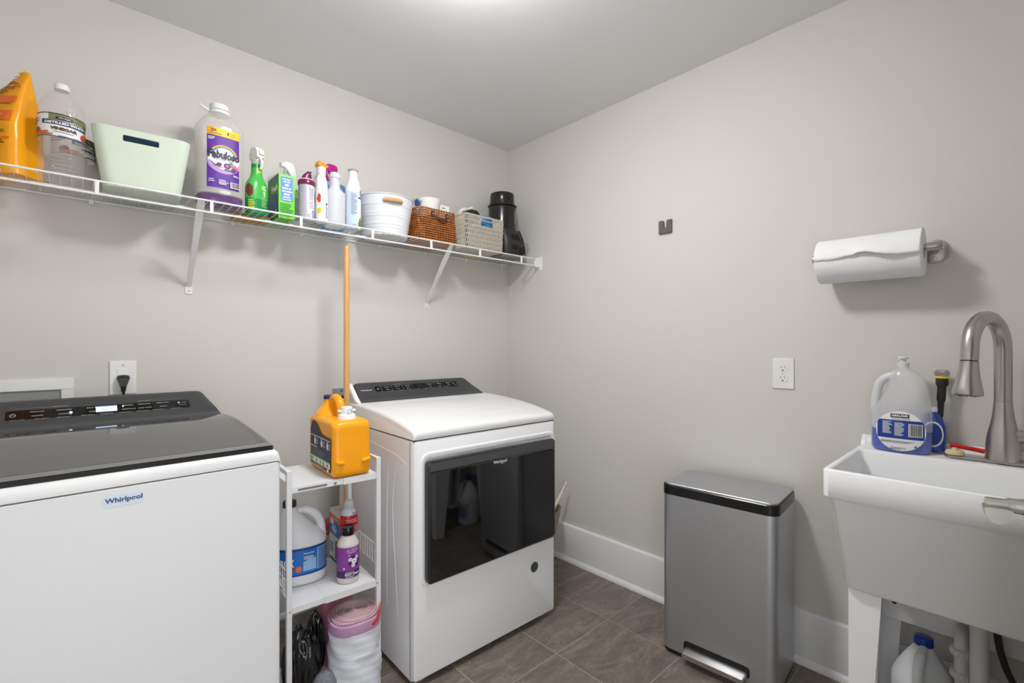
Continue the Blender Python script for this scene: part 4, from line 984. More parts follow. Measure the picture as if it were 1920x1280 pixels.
# --- clear dish soap jug with blue liquid on the tub ledge
kj = thing('dish_soap_jug', 'translucent handled jug part full of blue dish soap on the sink ledge', 'jug', (-0.088, -1.965, 0.8628), -90)
prof = [(0, 0.062, 0.034), (0.004, 0.071, 0.040), (0.02, 0.0765, 0.043), (0.10, 0.0765, 0.043), (0.13, 0.0745, 0.042, 0.001), (0.165, 0.061, 0.039, 0.010), (0.205, 0.050, 0.036, 0.016), (0.235, 0.044, 0.032, 0.014), (0.254, 0.031, 0.025, 0.009), (0.264, 0.017, 0.017, 0.006), (0.270, 0.0145, 0.0145, 0.006), (0.278, 0.014, 0.014, 0.006)]
bd = Body(prof, n=2.6)
hz = clear_mat('milky_hdpe', (0.95, 0.96, 0.97), 0.42, 0.25)
mb = MB(); mb.use(clear_mat('hdpe_wet', (0.85, 0.9, 1.0), 0.12, 0.25)); bd.mesh(mb, z1=0.072, cap1=False); mb.use(hz); bd.mesh(mb, z0=0.072, cap0=False); mb.build('body', None, kj, ang=60)
mb = MB(); b2 = Body([(p[0], p[1] - 0.0025, p[2] - 0.0025) + tuple(p[3:]) for p in prof], n=2.6); 
b2.mesh(mb, z0=0.003, z1=0.070); mb.build('liquid', C8('soap_blue', 40, 84, 190, rough=0.2), kj, ang=60)
mb = MB(); mb.tube(smooth_path([(-0.012, 0, 0.243), (-0.036, 0, 0.236), (-0.055, 0, 0.214), (-0.0625, 0, 0.175), (-0.066, 0, 0.140), (-0.060, 0, 0.108)], 5), [0.013] * 26, 14); mb.build('handle', C8('handle_milky', 214, 216, 218, rough=0.35), kj)
mb = MB(); mb.lathe([(0.0155, 0.272), (0.0155, 0.284), (0.008, 0.287), (0.007, 0.296)], (0.006, 0, 0), 20); mb.lathe([(0.013, 0.296), (0.014, 0.300), (0.012, 0.304)], (0.006, 0, 0), 20); mb.build('cap', C8('cap_clearwhite', 216, 217, 216), kj, ang=40)
KB = C8('kirk_blue', 22, 58, 150)
lbw = []
it = [('e', 0.004, 0.070, 0.0630, 0.062, lw)]
band = []
for i in range(25):
    u = -0.0585 + 0.117 * i / 24
    hh = 0.062 * math.sqrt(max(0, 1 - (u / 0.063) ** 2)); band.append((u + 0.004, max(0.046, 0.070 - hh), min(0.104, 0.070 + hh)))
it += [('b', band, KB), ('r', -0.020, 0.112, 0.026, 0.124, C8('kirk_maroon', 60, 25, 35)), ('t', 'KIRKLAND', 0.003, 0.1185, 0.0065, lw, 0.040, 0.05), ('t', 'ULTRA SHINE', 0.005, 0.108, 0.0045, txt_gr, 0.046, 0.0),
       ('l', -0.040, 0.060, -0.014, 0.100, 12, lw), ('l', -0.010, 0.055, 0.018, 0.098, 13, lw), ('l', -0.045, 0.032, 0.045, 0.040, 3, txt_gr), ('l', -0.02, 0.012, 0.02, 0.020, 2, txt_gr)]
it += barcode(0.024, 0.055, 0.058, 0.095) + [('b', [(0.036, 0.022, 0.023), (0.041, 0.022, 0.030), (0.046, 0.022, 0.023)], txt_gr)]
decal('label', bd.surf, it, kj, base=0.0008)
# second soap bottle behind it and a black-handled brush
sb = thing('blue_soap_bottle', 'small blue soap bottle half hidden behind the big soap jug', 'bottle', (-0.052, -2.038, 0.8735), -90)
bd = Body([(0, 0.026, 0.015), (0.004, 0.031, 0.018), (0.06, 0.032, 0.018), (0.09, 0.027, 0.016), (0.115, 0.016, 0.012), (0.122, 0.011, 0.010)], n=2.3, seg=32); bd.mesh().build('body', C8('soap_blue2', 48, 78, 170, rough=0.2), sb, ang=60)
decal('label', bd.surf, [('e', 0.002, 0.052, 0.026, 0.040, lw), ('e', 0.002, 0.052, 0.022, 0.034, KB)], sb)
screw_cap('cap', sb, (0, 0, 0.121), 0.0125, 0.014, lw, 16)
db = thing('dish_brush', 'black-handled dish brush with yellow ring standing beside the soap jug', 'brush', (-0.044, -2.056, 0.8725))
mb = MB(); mb.tube(smooth_path([(-0.006, 0.006, 0.012), (0, 0.002, 0.10), (0.002, -0.001, 0.16), (0.004, -0.003, 0.215), (0.005, -0.003, 0.2285)], 6), [0.006] * 7 + [0.008] * 5 + [0.011] * 5 + [0.0155] * 6 + [0.017] * 2, 16); mb.build('handle', C8('brush_black', 28, 27, 24, rough=0.5), db)
mb = MB(); mb.lathe([(0.0172, 0.227), (0.0178, 0.230), (0.0170, 0.2335)], (0.005, -0.003, 0), 24); mb.build('ring', C8('ring_yellow', 240, 210, 30), db)
mb = MB(); mb.lathe([(0.0165, 0.2335), (0.019, 0.238), (0.0185, 0.249), (0.013, 0.2535), (0.0, 0.2540)], (0.005, -0.003, 0), 20, cap1=False); mb.cyl((-0.008, -0.004, 0.246), (-0.018, -0.005, 0.250), 0.0065, seg=12); mb.build('knob', nickel, db)
# red scraper brush and pale puck on the faucet plate
rs = thing('red_scrub_brush', 'red-handled scrubber lying on the faucet plate', 'brush', (-0.060, -2.090, 0.8830))
mb = MB(); mb.tube(smooth_path([(-0.010, 0.010, 0.012), (-0.006, -0.005, 0.013), (0.0, -0.040, 0.009), (0.004, -0.070, 0.004), (0.005, -0.078, 0.003)], 6), [0.004] + [0.008] * 6 + [0.0065] * 12 + [0.0055] * 6, 12); mb.build('handle', C8('handle_red', 205, 28, 24, rough=0.3), rs)
pc = thing('scrub_puck', 'pale yellow round scrub head beside the red handle', 'brush', (-0.094, -2.092, 0.8760))
mb = MB(); mb.lathe([(0.021, 0), (0.0225, 0.003), (0.021, 0.010), (0.018, 0.012)], seg=28); mb.lathe([(0.0075, 0.012), (0.007, 0.018), (0.005, 0.0195)], seg=16); mb.build('puck', C8('puck_cream', 226, 205, 160, rough=0.5), pc, ang=40)
# jug with blue cap under the sink
uj = thing('bleach_jug', 'white handled jug with blue cap on the floor under the sink', 'jug', (-0.120, -2.024, 0), -70)
bd = Body([(0, 0.068, 0.058), (0.004, 0.077, 0.066), (0.15, 0.078, 0.067), (0.185, 0.074, 0.063), (0.225, 0.056, 0.048), (0.262, 0.034, 0.030), (0.282, 0.022, 0.021), (0.292, 0.020, 0.020)], n=2.3)
bd.mesh().build('body', wj, uj, ang=60)
mb = MB(); mb.tube(smooth_path([(-0.004, -0.016, 0.282), (-0.016, -0.040, 0.268), (-0.028, -0.062, 0.235), (-0.030, -0.070, 0.190), (-0.024, -0.060, 0.15)], 5), [0.011] * 5 + [0.014] * 16, 14); mb.build('handle', wj, uj)
screw_cap('cap', uj, (0, 0, 0.285), 0.0235, 0.024, C8('cap_blue', 20, 58, 160, rough=0.3), 26)
decal('label', bd.surf, [('r', -0.10, 0.03, 0.10, 0.145, C8('label_lilac', 185, 180, 220)), ('l', -0.08, 0.05, 0.08, 0.12, 8, BD)], uj, base=0.0008)

# ================================================================= RIGHT WALL FITTINGS
th_ = thing('paper_towel_holder', 'brushed nickel wall arm carrying the paper towel roll', 'towel holder', (0, 0, 0))
mb = MB(); mb.tube([(-0.0005, -2.040, 1.504), (-0.005, -2.040, 1.504), (-0.007, -2.040, 1.504)], [0.037, 0.037, 0.034], 40); mb.build('wall_plate', nickel, th_)
for z in (1.504 + 0.024, 1.504 - 0.024):
    mb = MB(); mb.tube([(-0.0065, -2.040, z), (-0.009, -2.040, z)], [0.005, 0.003], 12); mb.build('screw', chrome, th_)
mb = MB(); mb.tube([(-0.006, -2.040, 1.504), (-0.060, -2.040, 1.507), (-0.100, -2.040, 1.508)], [0.009, 0.009, 0.009], 16); mb.build('bracket_arm', nickel, th_)
mb = MB(); mb.tube([(-0.092, -2.067, 1.508), (-0.092, -2.0655, 1.508), (-0.092, -2.028, 1.508), (-0.092, -2.027, 1.508)], [0.0125, 0.0135, 0.0135, 0.0125], 24); mb.build('end_sleeve', nickel, th_)
mb = MB(); mb.tube([(-0.092, -2.03, 1.508), (-0.092, -1.728, 1.508)], 0.0095, 18); mb.build('bar', nickel, th_)
mb = MB(); mb.tube([(-0.092, -1.730, 1.508), (-0.092, -1.729, 1.508), (-0.092, -1.722, 1.508), (-0.092, -1.720, 1.508)], [0.012, 0.0135, 0.0135, 0.011], 20); mb.build('end_knob', nickel, th_)
pt = thing('paper_towel_roll', 'white paper towel roll with torn loose edge on the wall holder', 'paper towels', (-0.092, 0, 1.4925))
mb = MB(); seg = 72
YL, YR, RR = -1.742, -2.022, 0.0735
def tring(y, r, zc=0.0): return [(r * math.cos(2 * PI * i / seg), y, zc + r * math.sin(2 * PI * i / seg)) for i in range(seg)]
mb.loft([tring(YL, 0.022, 0.003), tring(YL, RR - 0.003), tring(YL - 0.003, RR), tring((YL + YR) / 2, RR + 0.0006), tring(YR + 0.003, RR), tring(YR, RR - 0.003), tring(YR, 0.022, 0.003), tring(YR + 0.05, 0.021, 0.003)], cap0=True, cap1=True)
def towel_mat():
    m = C8('towel_quilt', 240, 241, 243, rough=0.95); nt = m.node_tree; b = nt.nodes['Principled BSDF']; N = nt.nodes.new; L = nt.links.new
    tc = N('ShaderNodeTexCoord'); mp = N('ShaderNodeMapping'); mp.inputs['Scale'].default_value = (1, 1, 1); L(tc.outputs['Object'], mp.inputs[0])
    v = N('ShaderNodeTexVoronoi'); v.inputs['Scale'].default_value = 210; L(mp.outputs[0], v.inputs['Vector'])
    w = N('ShaderNodeTexWave'); w.inputs['Scale'].default_value = 9; w.inputs['Distortion'].default_value = 9; w.inputs['Detail'].default_value = 1; L(mp.outputs[0], w.inputs['Vector'])
    a = N('ShaderNodeMath'); a.operation = 'ADD'; L(v.outputs['Distance'], a.inputs[0]); L(w.outputs['Fac'], a.inputs[1])
    bp = N('ShaderNodeBump'); bp.inputs['Strength'].default_value = 0.45; bp.inputs['Distance'].default_value = 0.002; L(a.outputs[0], bp.inputs['Height']); L(bp.outputs[0], b.inputs['Normal']); return m
tm = towel_mat()
mb.build('roll', tm, pt, ang=40)
# loose top sheet: a shell from the back over the top to a ragged edge on the front
mb = MB(); nu, nv = 60, 20
from mathutils import noise as NZ
def sheet(u, v):
    y = lerp(YL - 0.0005, YR + 0.0005, u)
    edge = 178 + 9 * u + 5 * NZ.noise(Vector((u * 3.2, 1.3, 0))) - 7 * math.exp(-((u - 0.52) / 0.14) ** 2) + 2.5 * NZ.noise(Vector((u * 14, 4, 0)))
    a = math.radians(lerp(60, edge, v)); lift = 0.0012 + 0.045 * max(0, v - 0.66) ** 1.2 * (0.25 + 1.3 * math.exp(-((u - 0.62) / 0.26) ** 2) + 0.25 * NZ.noise(Vector((u * 9, 7, 0))))
    r = RR + lift; return (r * math.cos(a), y, r * math.sin(a))
mb.grid(sheet, nu, nv); so = mb.build('loose_sheet', C8('towel_white', 243, 244, 245, rough=0.95, bump=0.4, bscale=90), pt, ang=80, fixn=False)
sm = so.modifiers.new('solid', 'SOLIDIFY'); sm.thickness = 0.0007
# small U-shaped wall hook
uh = thing('wall_catch', 'small dark grey notched plastic clip alone on the right wall', 'wall hook', (0, -1.0975, 1.7565))
pts = [(-0.0325, -0.0305), (0.0325, -0.0305), (0.0325, 0.0305), (0.011, 0.0305), (0.0075, 0.027), (0.0060, 0.0)] + arc(0, 0.0, 0.006, -30, -150, 6) + [(-0.0060, 0.0), (-0.0085, 0.027), (-0.013, 0.0305), (-0.0325, 0.0305)]
mb = MB(); mb.prism([(-p[0], p[1]) for p in pts], 'x', -0.012, -0.0002); mb.build('clip', C8('clip_grey', 92, 90, 88, rough=0.55), uh, bevel=0.002)
# duplex outlet
do = thing('wall_outlet', 'white duplex outlet plate on the right wall under the paper towels', 'outlet', (0, -1.596, 1.0925), -90)
mb = MB(); mb.prism(rrect(0.077, 0.119, 0.003), 'y', -0.0060, -0.0002); mb.build('cover_plate', plate_m, do, bevel=0.0025, bseg=3)
for cz in (0.020, -0.0195):
    mb = MB(); mb.prism(rrect(0.0335, 0.029, 0.011, 6, 0, cz), 'y', -0.0078, -0.005); rc = mb.build('receptacle', plate_m, do, bevel=0.0008)
    mb = MB(); mb.box(-0.0072, -0.0056, -0.0081, -0.0076, cz - 0.0005, cz + 0.0085); mb.box(0.0056, 0.0072, -0.0081, -0.0076, cz + 0.0005, cz + 0.0078); mb.cyl((0, -0.0081, cz - 0.0075), (0, -0.0076, cz - 0.0075), 0.0027, seg=14); mb.build('slots', blackp, rc)
mb = MB(); mb.cyl((0, -0.0068, 0.0), (0, -0.005, 0.0), 0.0033, seg=14); mb.build('screw', C8('screw_white', 200, 200, 198), do)
# ceiling lamp (above the frame)
cl = thing('ceiling_light', 'round flush ceiling lamp with frosted dome', 'lamp', (-1.22, -1.18, H))
mb = MB(); mb.lathe([(0.165, -0.0), (0.168, -0.012), (0.160, -0.030), (0.150, -0.032)], seg=40); mb.build('base', nickel, cl)
mb = MB(); mb.lathe([(0.150, -0.030), (0.148, -0.045), (0.130, -0.072), (0.095, -0.092), (0.05, -0.103), (0.012, -0.106)], seg=28)
mb.build('diffuser', mat('lamp_glow', (1, 1, 1), emis=LAMP_COLOR[:3], es=LAMP_STRENGTH), cl)
# ================================================================= WIRE SHELF
ws = thing('wire_shelf', 'long white ventilated wire shelf across the back wall', 'wire shelf', (0, 0, 0))
ZS = 1.7140; YFR = -0.2725
mb = MB(); mb.tube([(XL + 0.003, YFR, ZS), (-0.026, YFR, ZS)], 0.0034, 10); mb.build('front_rail', wire_m, ws)
mb = MB(); mb.tube([(XL + 0.003, YFR - 0.003, ZS - 0.0415), (-0.026, YFR - 0.003, ZS - 0.0415)], 0.0034, 10); mb.build('lower_rail', wire_m, ws)
mb = MB(); mb.tube([(XL + 0.003, -0.008, ZS - 0.004), (-0.003, -0.008, ZS - 0.004)], 0.0034, 10); mb.build('back_rail', wire_m, ws)
mb = MB(); mb.tube([(XL + 0.003, -0.14, ZS - 0.0035), (-0.003, -0.14, ZS - 0.0035)], 0.0028, 8); mb.build('middle_rail', wire_m, ws)
w0 = None
for k in range(94):
    x = -0.032 - k * 0.0254
    if w0 is None:
        mb = MB(); mb.tube([(0, -0.004, ZS + 0.0012), (0, YFR + 0.001, ZS + 0.0012), (0, YFR - 0.0035, ZS + 0.0022)], 0.00125, 6); w0 = mb.build('deck_wire', wire_m, ws, loc=(x, 0, 0))
    else:
        o = w0.copy(); COL.objects.link(o); o.parent = ws; o.location = (x, 0, 0)
mb = MB(); mb.loft([[(p[0], p[1], z) for p in rrect(0.011, 0.0085, 0.002, 3)] for z in (-0.0425, -0.001)])
s0 = mb.build('spacer', wire_m, ws, loc=(-0.147, YFR - 0.0015, ZS), ang=40)
for k in range(1, 8):
    o = s0.copy(); COL.objects.link(o); o.parent = ws; o.location = (-0.147 - 0.3058 * k, YFR - 0.0015, ZS)
mb = MB(); mb.box(-0.007, 0.007, -0.014, -0.0005, -0.016, 0.002); c0 = mb.build('wall_clip', wire_m, ws, loc=(-0.068, 0, ZS - 0.002), bevel=0.002)
for x in (-0.345, -0.626, -0.897, -1.279, -1.554, -1.99, -2.29):
    o = c0.copy(); COL.objects.link(o); o.parent = ws; o.location = (x, 0, ZS - 0.002)
for k, (xt, xb) in enumerate(((-1.705, -1.7035), (-0.630, -0.612))):
    mb = MB()
    top = Vector((xt, YFR + 0.002, ZS + 0.0015)); bot = Vector((xb, -0.006, 1.432))
    d = (bot - top).normalized(); sx = Vector((1, 0, 0)); up = sx.cross(d).normalized(); secs = []
    for t, w_, dp_ in ((0, 0.0115, 0.004), (0.06, 0.0115, 0.006), (0.25, 0.0115, 0.010), (0.5, 0.0095, 0.010), (0.9, 0.0075, 0.008), (1, 0.0075, 0.004)):
        c = top.lerp(bot, t); q = []
        q = [c - sx * w_, c + sx * w_, c + sx * w_ + up * dp_, c + sx * (w_ - 0.002) + up * dp_, c + sx * (w_ - 0.002) + up * 0.002, c - sx * (w_ - 0.002) + up * 0.002, c - sx * (w_ - 0.002) + up * dp_, c - sx * w_ + up * dp_]
        secs.append(q)
    mb.loft(secs); bk = mb.build('support_bracket', wire_m, ws, ang=40)
    mb = MB(); mb.box(xb - 0.0125, xb + 0.0125, -0.004, -0.0003, 1.404, 1.436); mb.build('bracket_foot', wire_m, bk, bevel=0.0015)
    mb = MB(); mb.tube([(xb, -0.0035, 1.416), (xb, -0.0065, 1.416)], [0.0042, 0.003], 12); mb.build('screw', nickel, bk)
    mb = MB(); mb.cyl((xt, YFR - 0.0005, ZS - 0.016), (xt, YFR - 0.0020, ZS - 0.016), 0.0018, seg=8); mb.build('screw', nickel, bk)
mb = MB(); mb.box(-0.004, -0.0003, -0.303, -0.250, ZS - 0.066, ZS + 0.014); mb.box(-0.030, -0.004, -0.286, -0.262, ZS - 0.050, ZS + 0.004); mb.box(-0.038, -0.030, -0.284, -0.266, ZS - 0.048, ZS - 0.010)
mb.build('end_bracket', wire_m, ws, bevel=0.002)
ZT = ZS + 0.0025
# ================================================================= THINGS ON THE SHELF
# --- orange pouch
og = thing('orange_pouch', 'tall orange printed pouch with pinched top at the left end of the shelf', 'pouch', (-2.183, -0.108, ZT), -43)
bagm = C8('pouch_orange', 250, 168, 8, rough=0.25, bump=0.5, bscale=14)
GWd, GD = 0.150, 0.108
def pouch(u, v):  # u around 0..1, v height 0..1
    pass
secs = []
HB = 0.322
for k in range(26):
    t = k / 25; z = HB * t
    dep = GD * (1 - max(0, (t - 0.45) / 0.53)) ** 0.8 if t < 0.98 else 0.004
    dep = max(0.004, dep); wid = GWd * (0.96 + 0.04 * math.sin(t * 3)) * (1 - 0.86 * max(0, (t - 0.50) / 0.50) ** 1.1)
    if t > 0.93: wid = GWd * (0.17 + 0.6 * (t - 0.93))
    cx = (0.5 * (GWd - wid)) * (0.90 if t > 0.3 else 0.3)
    sec = []
    for i in range(48):
        a = 2 * PI * i / 48; c, s_ = math.cos(a), math.sin(a); n = 5
        r = 1 / ((abs(c) / (wid / 2)) ** n + (abs(s_) / (dep / 2)) ** n) ** (1 / n)
        X, Y = r * c, r * s_
        if abs(c) > 0.8: X -= math.copysign(0.010 * math.sin(PI * t) * (1 - abs(Y) / (dep / 2 + 1e-5)), X)
        w_ = 0.0022 * NZ.noise(Vector((a * 2, t * 7, 1.0)))
        sec.append((X + cx + w_, Y + w_, z * (1 - 0.02 * math.sin(a))))
    secs.append(sec)
mb = MB(); mb.loft(secs); mb.build('pouch_body', bagm, og, ang=60)
OD = C8('pouch_deep', 238, 110, 20, rough=0.35); bk_ = C8('ink_brown', 70, 40, 15)
def pf(u, v, off=0.0):
    t = v / HB; k = min(24, max(0, int(t * 25))); f = t * 25 - k
    def pt(kk):
        s_ = secs[kk]; # front face y is minimum; interpolate over x
        xs = sorted([(p[0], p[1]) for i, p in enumerate(s_) if math.sin(2 * PI * i / 48) < -0.05])
        x = u
        x = max(xs[0][0], min(xs[-1][0], x))
        for a, b in zip(xs, xs[1:]):
            if a[0] <= x <= b[0]: return x, lerp(a[1], b[1], (x - a[0]) / max(1e-6, b[0] - a[0]))
        return x, xs[-1][1]
    a = pt(k); b = pt(k + 1); return (lerp(a[0], b[0], f), lerp(a[1], b[1], f) - off * 2.5, v)
it = [('r', -0.062, 0.215, 0.066, 0.238, OD), ('r', -0.062, 0.155, 0.064, 0.188, OD), ('r', -0.040, 0.270, 0.066, 0.274, OD), ('r', -0.055, 0.100, 0.06, 0.106, OD), ('l', -0.030, 0.276, 0.062, 0.300, 4, bk_), ('l', -0.055, 0.242, 0.064, 0.268, 5, bk_), ('l', -0.06, 0.192, 0.06, 0.212, 3, bk_), ('l', -0.06, 0.110, 0.062, 0.152, 8, bk_), ('l', -0.06, 0.052, 0.060, 0.097, 6, bk_), ('l', -0.03, 0.300, 0.05, 0.306, 1, bk_), ('l', -0.05, 0.158, 0.05, 0.184, 3, C8('pouch_pale', 252, 190, 90)), ('r', -0.06, 0.028, -0.005, 0.046, lw), ('r', -0.055, 0.030, -0.010, 0.038, txt_dk)]
decal('print', pf, it, og, base=0.001)
# --- clear gallon bottles of vinegar
pet = clear_mat('pet_clear', (0.97, 0.98, 0.97), 0.13, 0.05, (1, 1, 1), bump=0.5, bscale=45)
def vinegar(name, label, loc, rz, capped=True, group=None):
    t_ = thing(name, label, 'bottle', loc, rz, group); t_.scale = (0.94, 0.94, 0.94 if capped else 0.84)
    prof = []
    base = [(0, 0.040), (0.003, 0.050), (0.012, 0.056), (0.10, 0.058), (0.115, 0.055), (0.125, 0.0585), (0.215, 0.0585), (0.225, 0.056), (0.235, 0.058), (0.262, 0.050), (0.285, 0.034), (0.298, 0.019), (0.303, 0.0165), (0.318, 0.0165)]
    b_ = Body([(z, r, r) for z, r in base], n=2.15, k=5, seg=56)
    for r in []:
        z = r[0]
        if 0.008 < z < 0.118 or 0.218 < z < 0.262:
            dlt = 0.0016 * math.sin(z * 2 * PI / 0.0125); r[1] += dlt; r[2] += dlt
    # resample finer so that the ribs read
    rows = []
    zz = 0.0
    while zz <= 0.318:
        q = list(b_.at(zz)); q[0] = zz
        if 0.010 < zz < 0.118 or 0.226 < zz < 0.265:
            dlt = 0.0021 * math.sin(zz * 2 * PI / 0.0125); q[1] += dlt; q[2] += dlt
        rows.append(q); zz += 0.002
    b_.rows = rows
    mb = MB(); b_.mesh(mb); mb.build('body', pet, t_, ang=60)
    if capped: screw_cap('cap', t_, (0, 0, 0.306), 0.0195, 0.019, lw, 28)
    return t_, b_
NV = C8('vin_navy', 40, 52, 100); GRN = C8('vin_olive', 120, 125, 80); OG = C8('vin_carrot', 210, 110, 60); RD = C8('vin_red', 215, 60, 45); GN = C8('vin_green', 80, 140, 50)
def vin_label(t_, b_, u0=0.0):
    it = [('r', -0.110 + u0, 0.132, 0.100 + u0, 0.208, lw), ('r', -0.024 + u0, 0.186, 0.100 + u0, 0.206, GRN), ('r', -0.110 + u0, 0.205, 0.100 + u0, 0.208, txt_dk), ('r', -0.110 + u0, 0.132, 0.100 + u0, 0.1345, NV), ('r', 0.0 + u0, 0.1345, 0.100 + u0, 0.1385, C8('vin_steel', 90, 110, 150)),
          ('b', [(-0.006 + u0, 0.190, 0.196), (0.0 + u0, 0.1885, 0.1985), (0.030 + u0, 0.1885, 0.1985), (0.036 + u0, 0.190, 0.196)], txt_dk), ('t', 'Ole Style', 0.015 + u0, 0.1935, 0.0055, lw, 0.028),
          ('b', [(-0.042 + u0, 0.172, 0.186), (0.02 + u0, 0.170, 0.184), (0.078 + u0, 0.170, 0.184)], NV), ('t', 'DISTILLED WHITE', 0.018 + u0, 0.1775, 0.0078, lw, 0.104, 0.05), ('t', 'VINEGAR', 0.014 + u0, 0.159, 0.0105, C8('vin_brown', 80, 50, 40), 0.066, 0.06), ('l', -0.012 + u0, 0.146, 0.045 + u0, 0.150, 1, txt_gr),
          ('e', -0.062 + u0, 0.150, 0.014, 0.012, C8('vin_nut', 140, 80, 50)), ('b', [(-0.075 + u0, 0.136, 0.140), (-0.05 + u0, 0.137, 0.147), (-0.024 + u0, 0.141, 0.149)], OG), ('b', [(-0.06 + u0, 0.135, 0.137), (-0.03 + u0, 0.135, 0.142), (-0.012 + u0, 0.137, 0.141)], OG),
          ('e', 0.068 + u0, 0.150, 0.011, 0.011, RD), ('e', 0.082 + u0, 0.146, 0.009, 0.007, GN), ('l', -0.105 + u0, 0.176, -0.048 + u0, 0.202, 3, txt_gr)]
    it += [('l', 0.0 + u0, 0.1352, 0.05 + u0, 0.1378, 1, lw)]
    decal('label', b_.surf, it, t_, base=0.0006)
t_, b_ = vinegar('vinegar_bottle', 'empty clear gallon vinegar bottle with white cap, front of the pair', (-2.0615, -0.168, ZT), 4, group='clear vinegar bottles on the shelf')
vin_label(t_, b_, -0.012)
t_, b_ = vinegar('vinegar_bottle', 'second clear vinegar bottle, capless, standing behind the front one', (-2.038, -0.0595, ZT), 40, capped=False, group='clear vinegar bottles on the shelf')
vin_label(t_, b_, 0.0)
# --- mint bin
mbn = thing('mint_bin', 'pale mint green plastic storage bin with slot handle on the shelf', 'bin', (-1.857, -0.140, ZT), -5)
mint = C8('mint_plastic', 214, 226, 208, rough=0.35, sss=0.05)
HBn = 0.190
def bp4(w, d, r, u):
    L1, L2, q = w - 2 * r, d - 2 * r, PI * r / 2; T = 2 * L1 + 2 * L2 + 4 * q; s_ = (u % 1) * T
    for (cx, cy, dx_, dy_, L, a0) in ((-L1 / 2, -d / 2, 1, 0, L1, -PI / 2), (w / 2, -L2 / 2, 0, 1, L2, 0), (L1 / 2, d / 2, -1, 0, L1, PI / 2), (-w / 2, L2 / 2, 0, -1, L2, PI)):
        if s_ < L: return (cx + dx_ * s_, cy + dy_ * s_)
        s_ -= L; ex, ey = cx + dx_ * L, cy + dy_ * L
        if s_ < q:
            t = a0 + s_ / r; ox, oy = ex - r * math.cos(a0), ey - r * math.sin(a0); return (ox + r * math.cos(t), oy + r * math.sin(t))
        s_ -= q
    return (-L1 / 2, -d / 2)
def mr(w, d, r, z): return [bp4(w, d, r, i / 150) + (z,) for i in range(150)]
def mrow(z, ins):
    t = (z / HBn); return mr(lerp(0.208, 0.264, t) - 2 * ins, lerp(0.184, 0.228, t) - 2 * ins, 0.034 - ins * 0.8, z)
mb = MB()
out = [mr(0.194, 0.170, 0.030, 0)] + [mrow(0.004 + (HBn - 0.004) * k / 20, 0) for k in range(21)]
inn = [mrow(HBn - (HBn - 0.008) * k / 20, 0.003) for k in range(21)]
mb.loft(out + inn); bo = mb.build('shell', mint, mbn, ang=45)
# handle slot cut through the front wall
cut = MB(); cut.prism([(p[0], p[1]) for p in rrect(0.094, 0.019, 0.003, 3, -0.004, 0.160)], 'y', -0.14, -0.09)
cm = cut.build('slot_cutter', mint, mbn)
bpy.context.view_layer.update()
bm_ = bo.modifiers.new('slot', 'BOOLEAN'); bm_.operation = 'DIFFERENCE'; bm_.object = cm; bm_.solver = 'EXACT'
dg = bpy.context.evaluated_depsgraph_get(); nm = bpy.data.meshes.new_from_object(bo.evaluated_get(dg)); bo.modifiers.clear(); bo.data = nm
bpy.data.objects.remove(cm)
nm.set_sharp_from_angle(angle=math.radians(35))
mb = MB(); mb.loft([[(p[0], p[1], z) for p in rrect(0.150, 0.110, 0.02, 4)] for z in (0.012, 0.168, 0.178)])
cloth_b = C8('cloth_navy', 40, 72, 98, rough=0.8)
cc = mb.build('cloth_stack', cloth_b, None, ang=50, loc=(-1.857, -0.175, ZT)); tag(cc, 'dark blue cloths inside the mint bin, seen through its slot', 'cloth')
cc.location = (-1.857, -0.170, ZT)
# --- big purple cleaner bottle
fb = thing('purple_cleaner_bottle', 'big clear cleaner bottle with purple label and white cap, nearly empty', 'bottle', (-1.632, -0.172, ZT), 3)
prof = [(0, 0.066, 0.048), (0.004, 0.075, 0.056), (0.015, 0.078, 0.060), (0.045, 0.0785, 0.061), (0.060, 0.0765, 0.059), (0.28, 0.0775, 0.060), (0.30, 0.074, 0.058), (0.335, 0.048, 0.042), (0.352, 0.031, 0.030), (0.358, 0.0265, 0.0265), (0.372, 0.026, 0.026)]
bd = Body(prof, n=2.8, k=5, seg=56)
mb = MB(); mb.use(clear_mat('pet_low', (0.9, 0.85, 0.95), 0.06, 0.08)); bd.mesh(mb, z1=0.043, cap1=False); mb.use(clear_mat('pet_tan', (0.92, 0.90, 0.86), 0.42, 0.08)); bd.mesh(mb, z0=0.043, cap0=False); mb.build('body', None, fb, ang=60)
mb = MB(); Body([(p[0], p[1] - 0.005, p[2] - 0.005) for p in prof], n=2.8, k=5).mesh(mb, z0=0.004, z1=0.040); mb.build('liquid', C8('liquid_purple', 82, 26, 110, rough=0.1), fb, ang=60)
screw_cap('cap', fb, (0, 0, 0.366), 0.0315, 0.021, C8('cap_offwhite', 236, 236, 234), 40)
mb = MB(); mb.lathe([(0.033, 0.352), (0.0345, 0.355), (0.0345, 0.361), (0.033, 0.363)], seg=36); mb.tube(smooth_path([(-0.030, 0, 0.357), (-0.050, -0.004, 0.364), (-0.066, -0.006, 0.370)], 4), [0.004] * 7 + [0.003, 0.0045], 8); mb.build('neck_strap', C8('cap_offwhite', 236, 236, 234), fb)
VI = C8('fab_purple', 88, 32, 150); VL = C8('fab_lilac', 190, 150, 215); YE = C8('fab_yellow', 250, 205, 20); FD = C8('fab_ink', 40, 42, 78); FBl = C8('fab_blue', 90, 130, 200)
u0, u1, v0, v1 = -0.054, 0.052, 0.062, 0.280
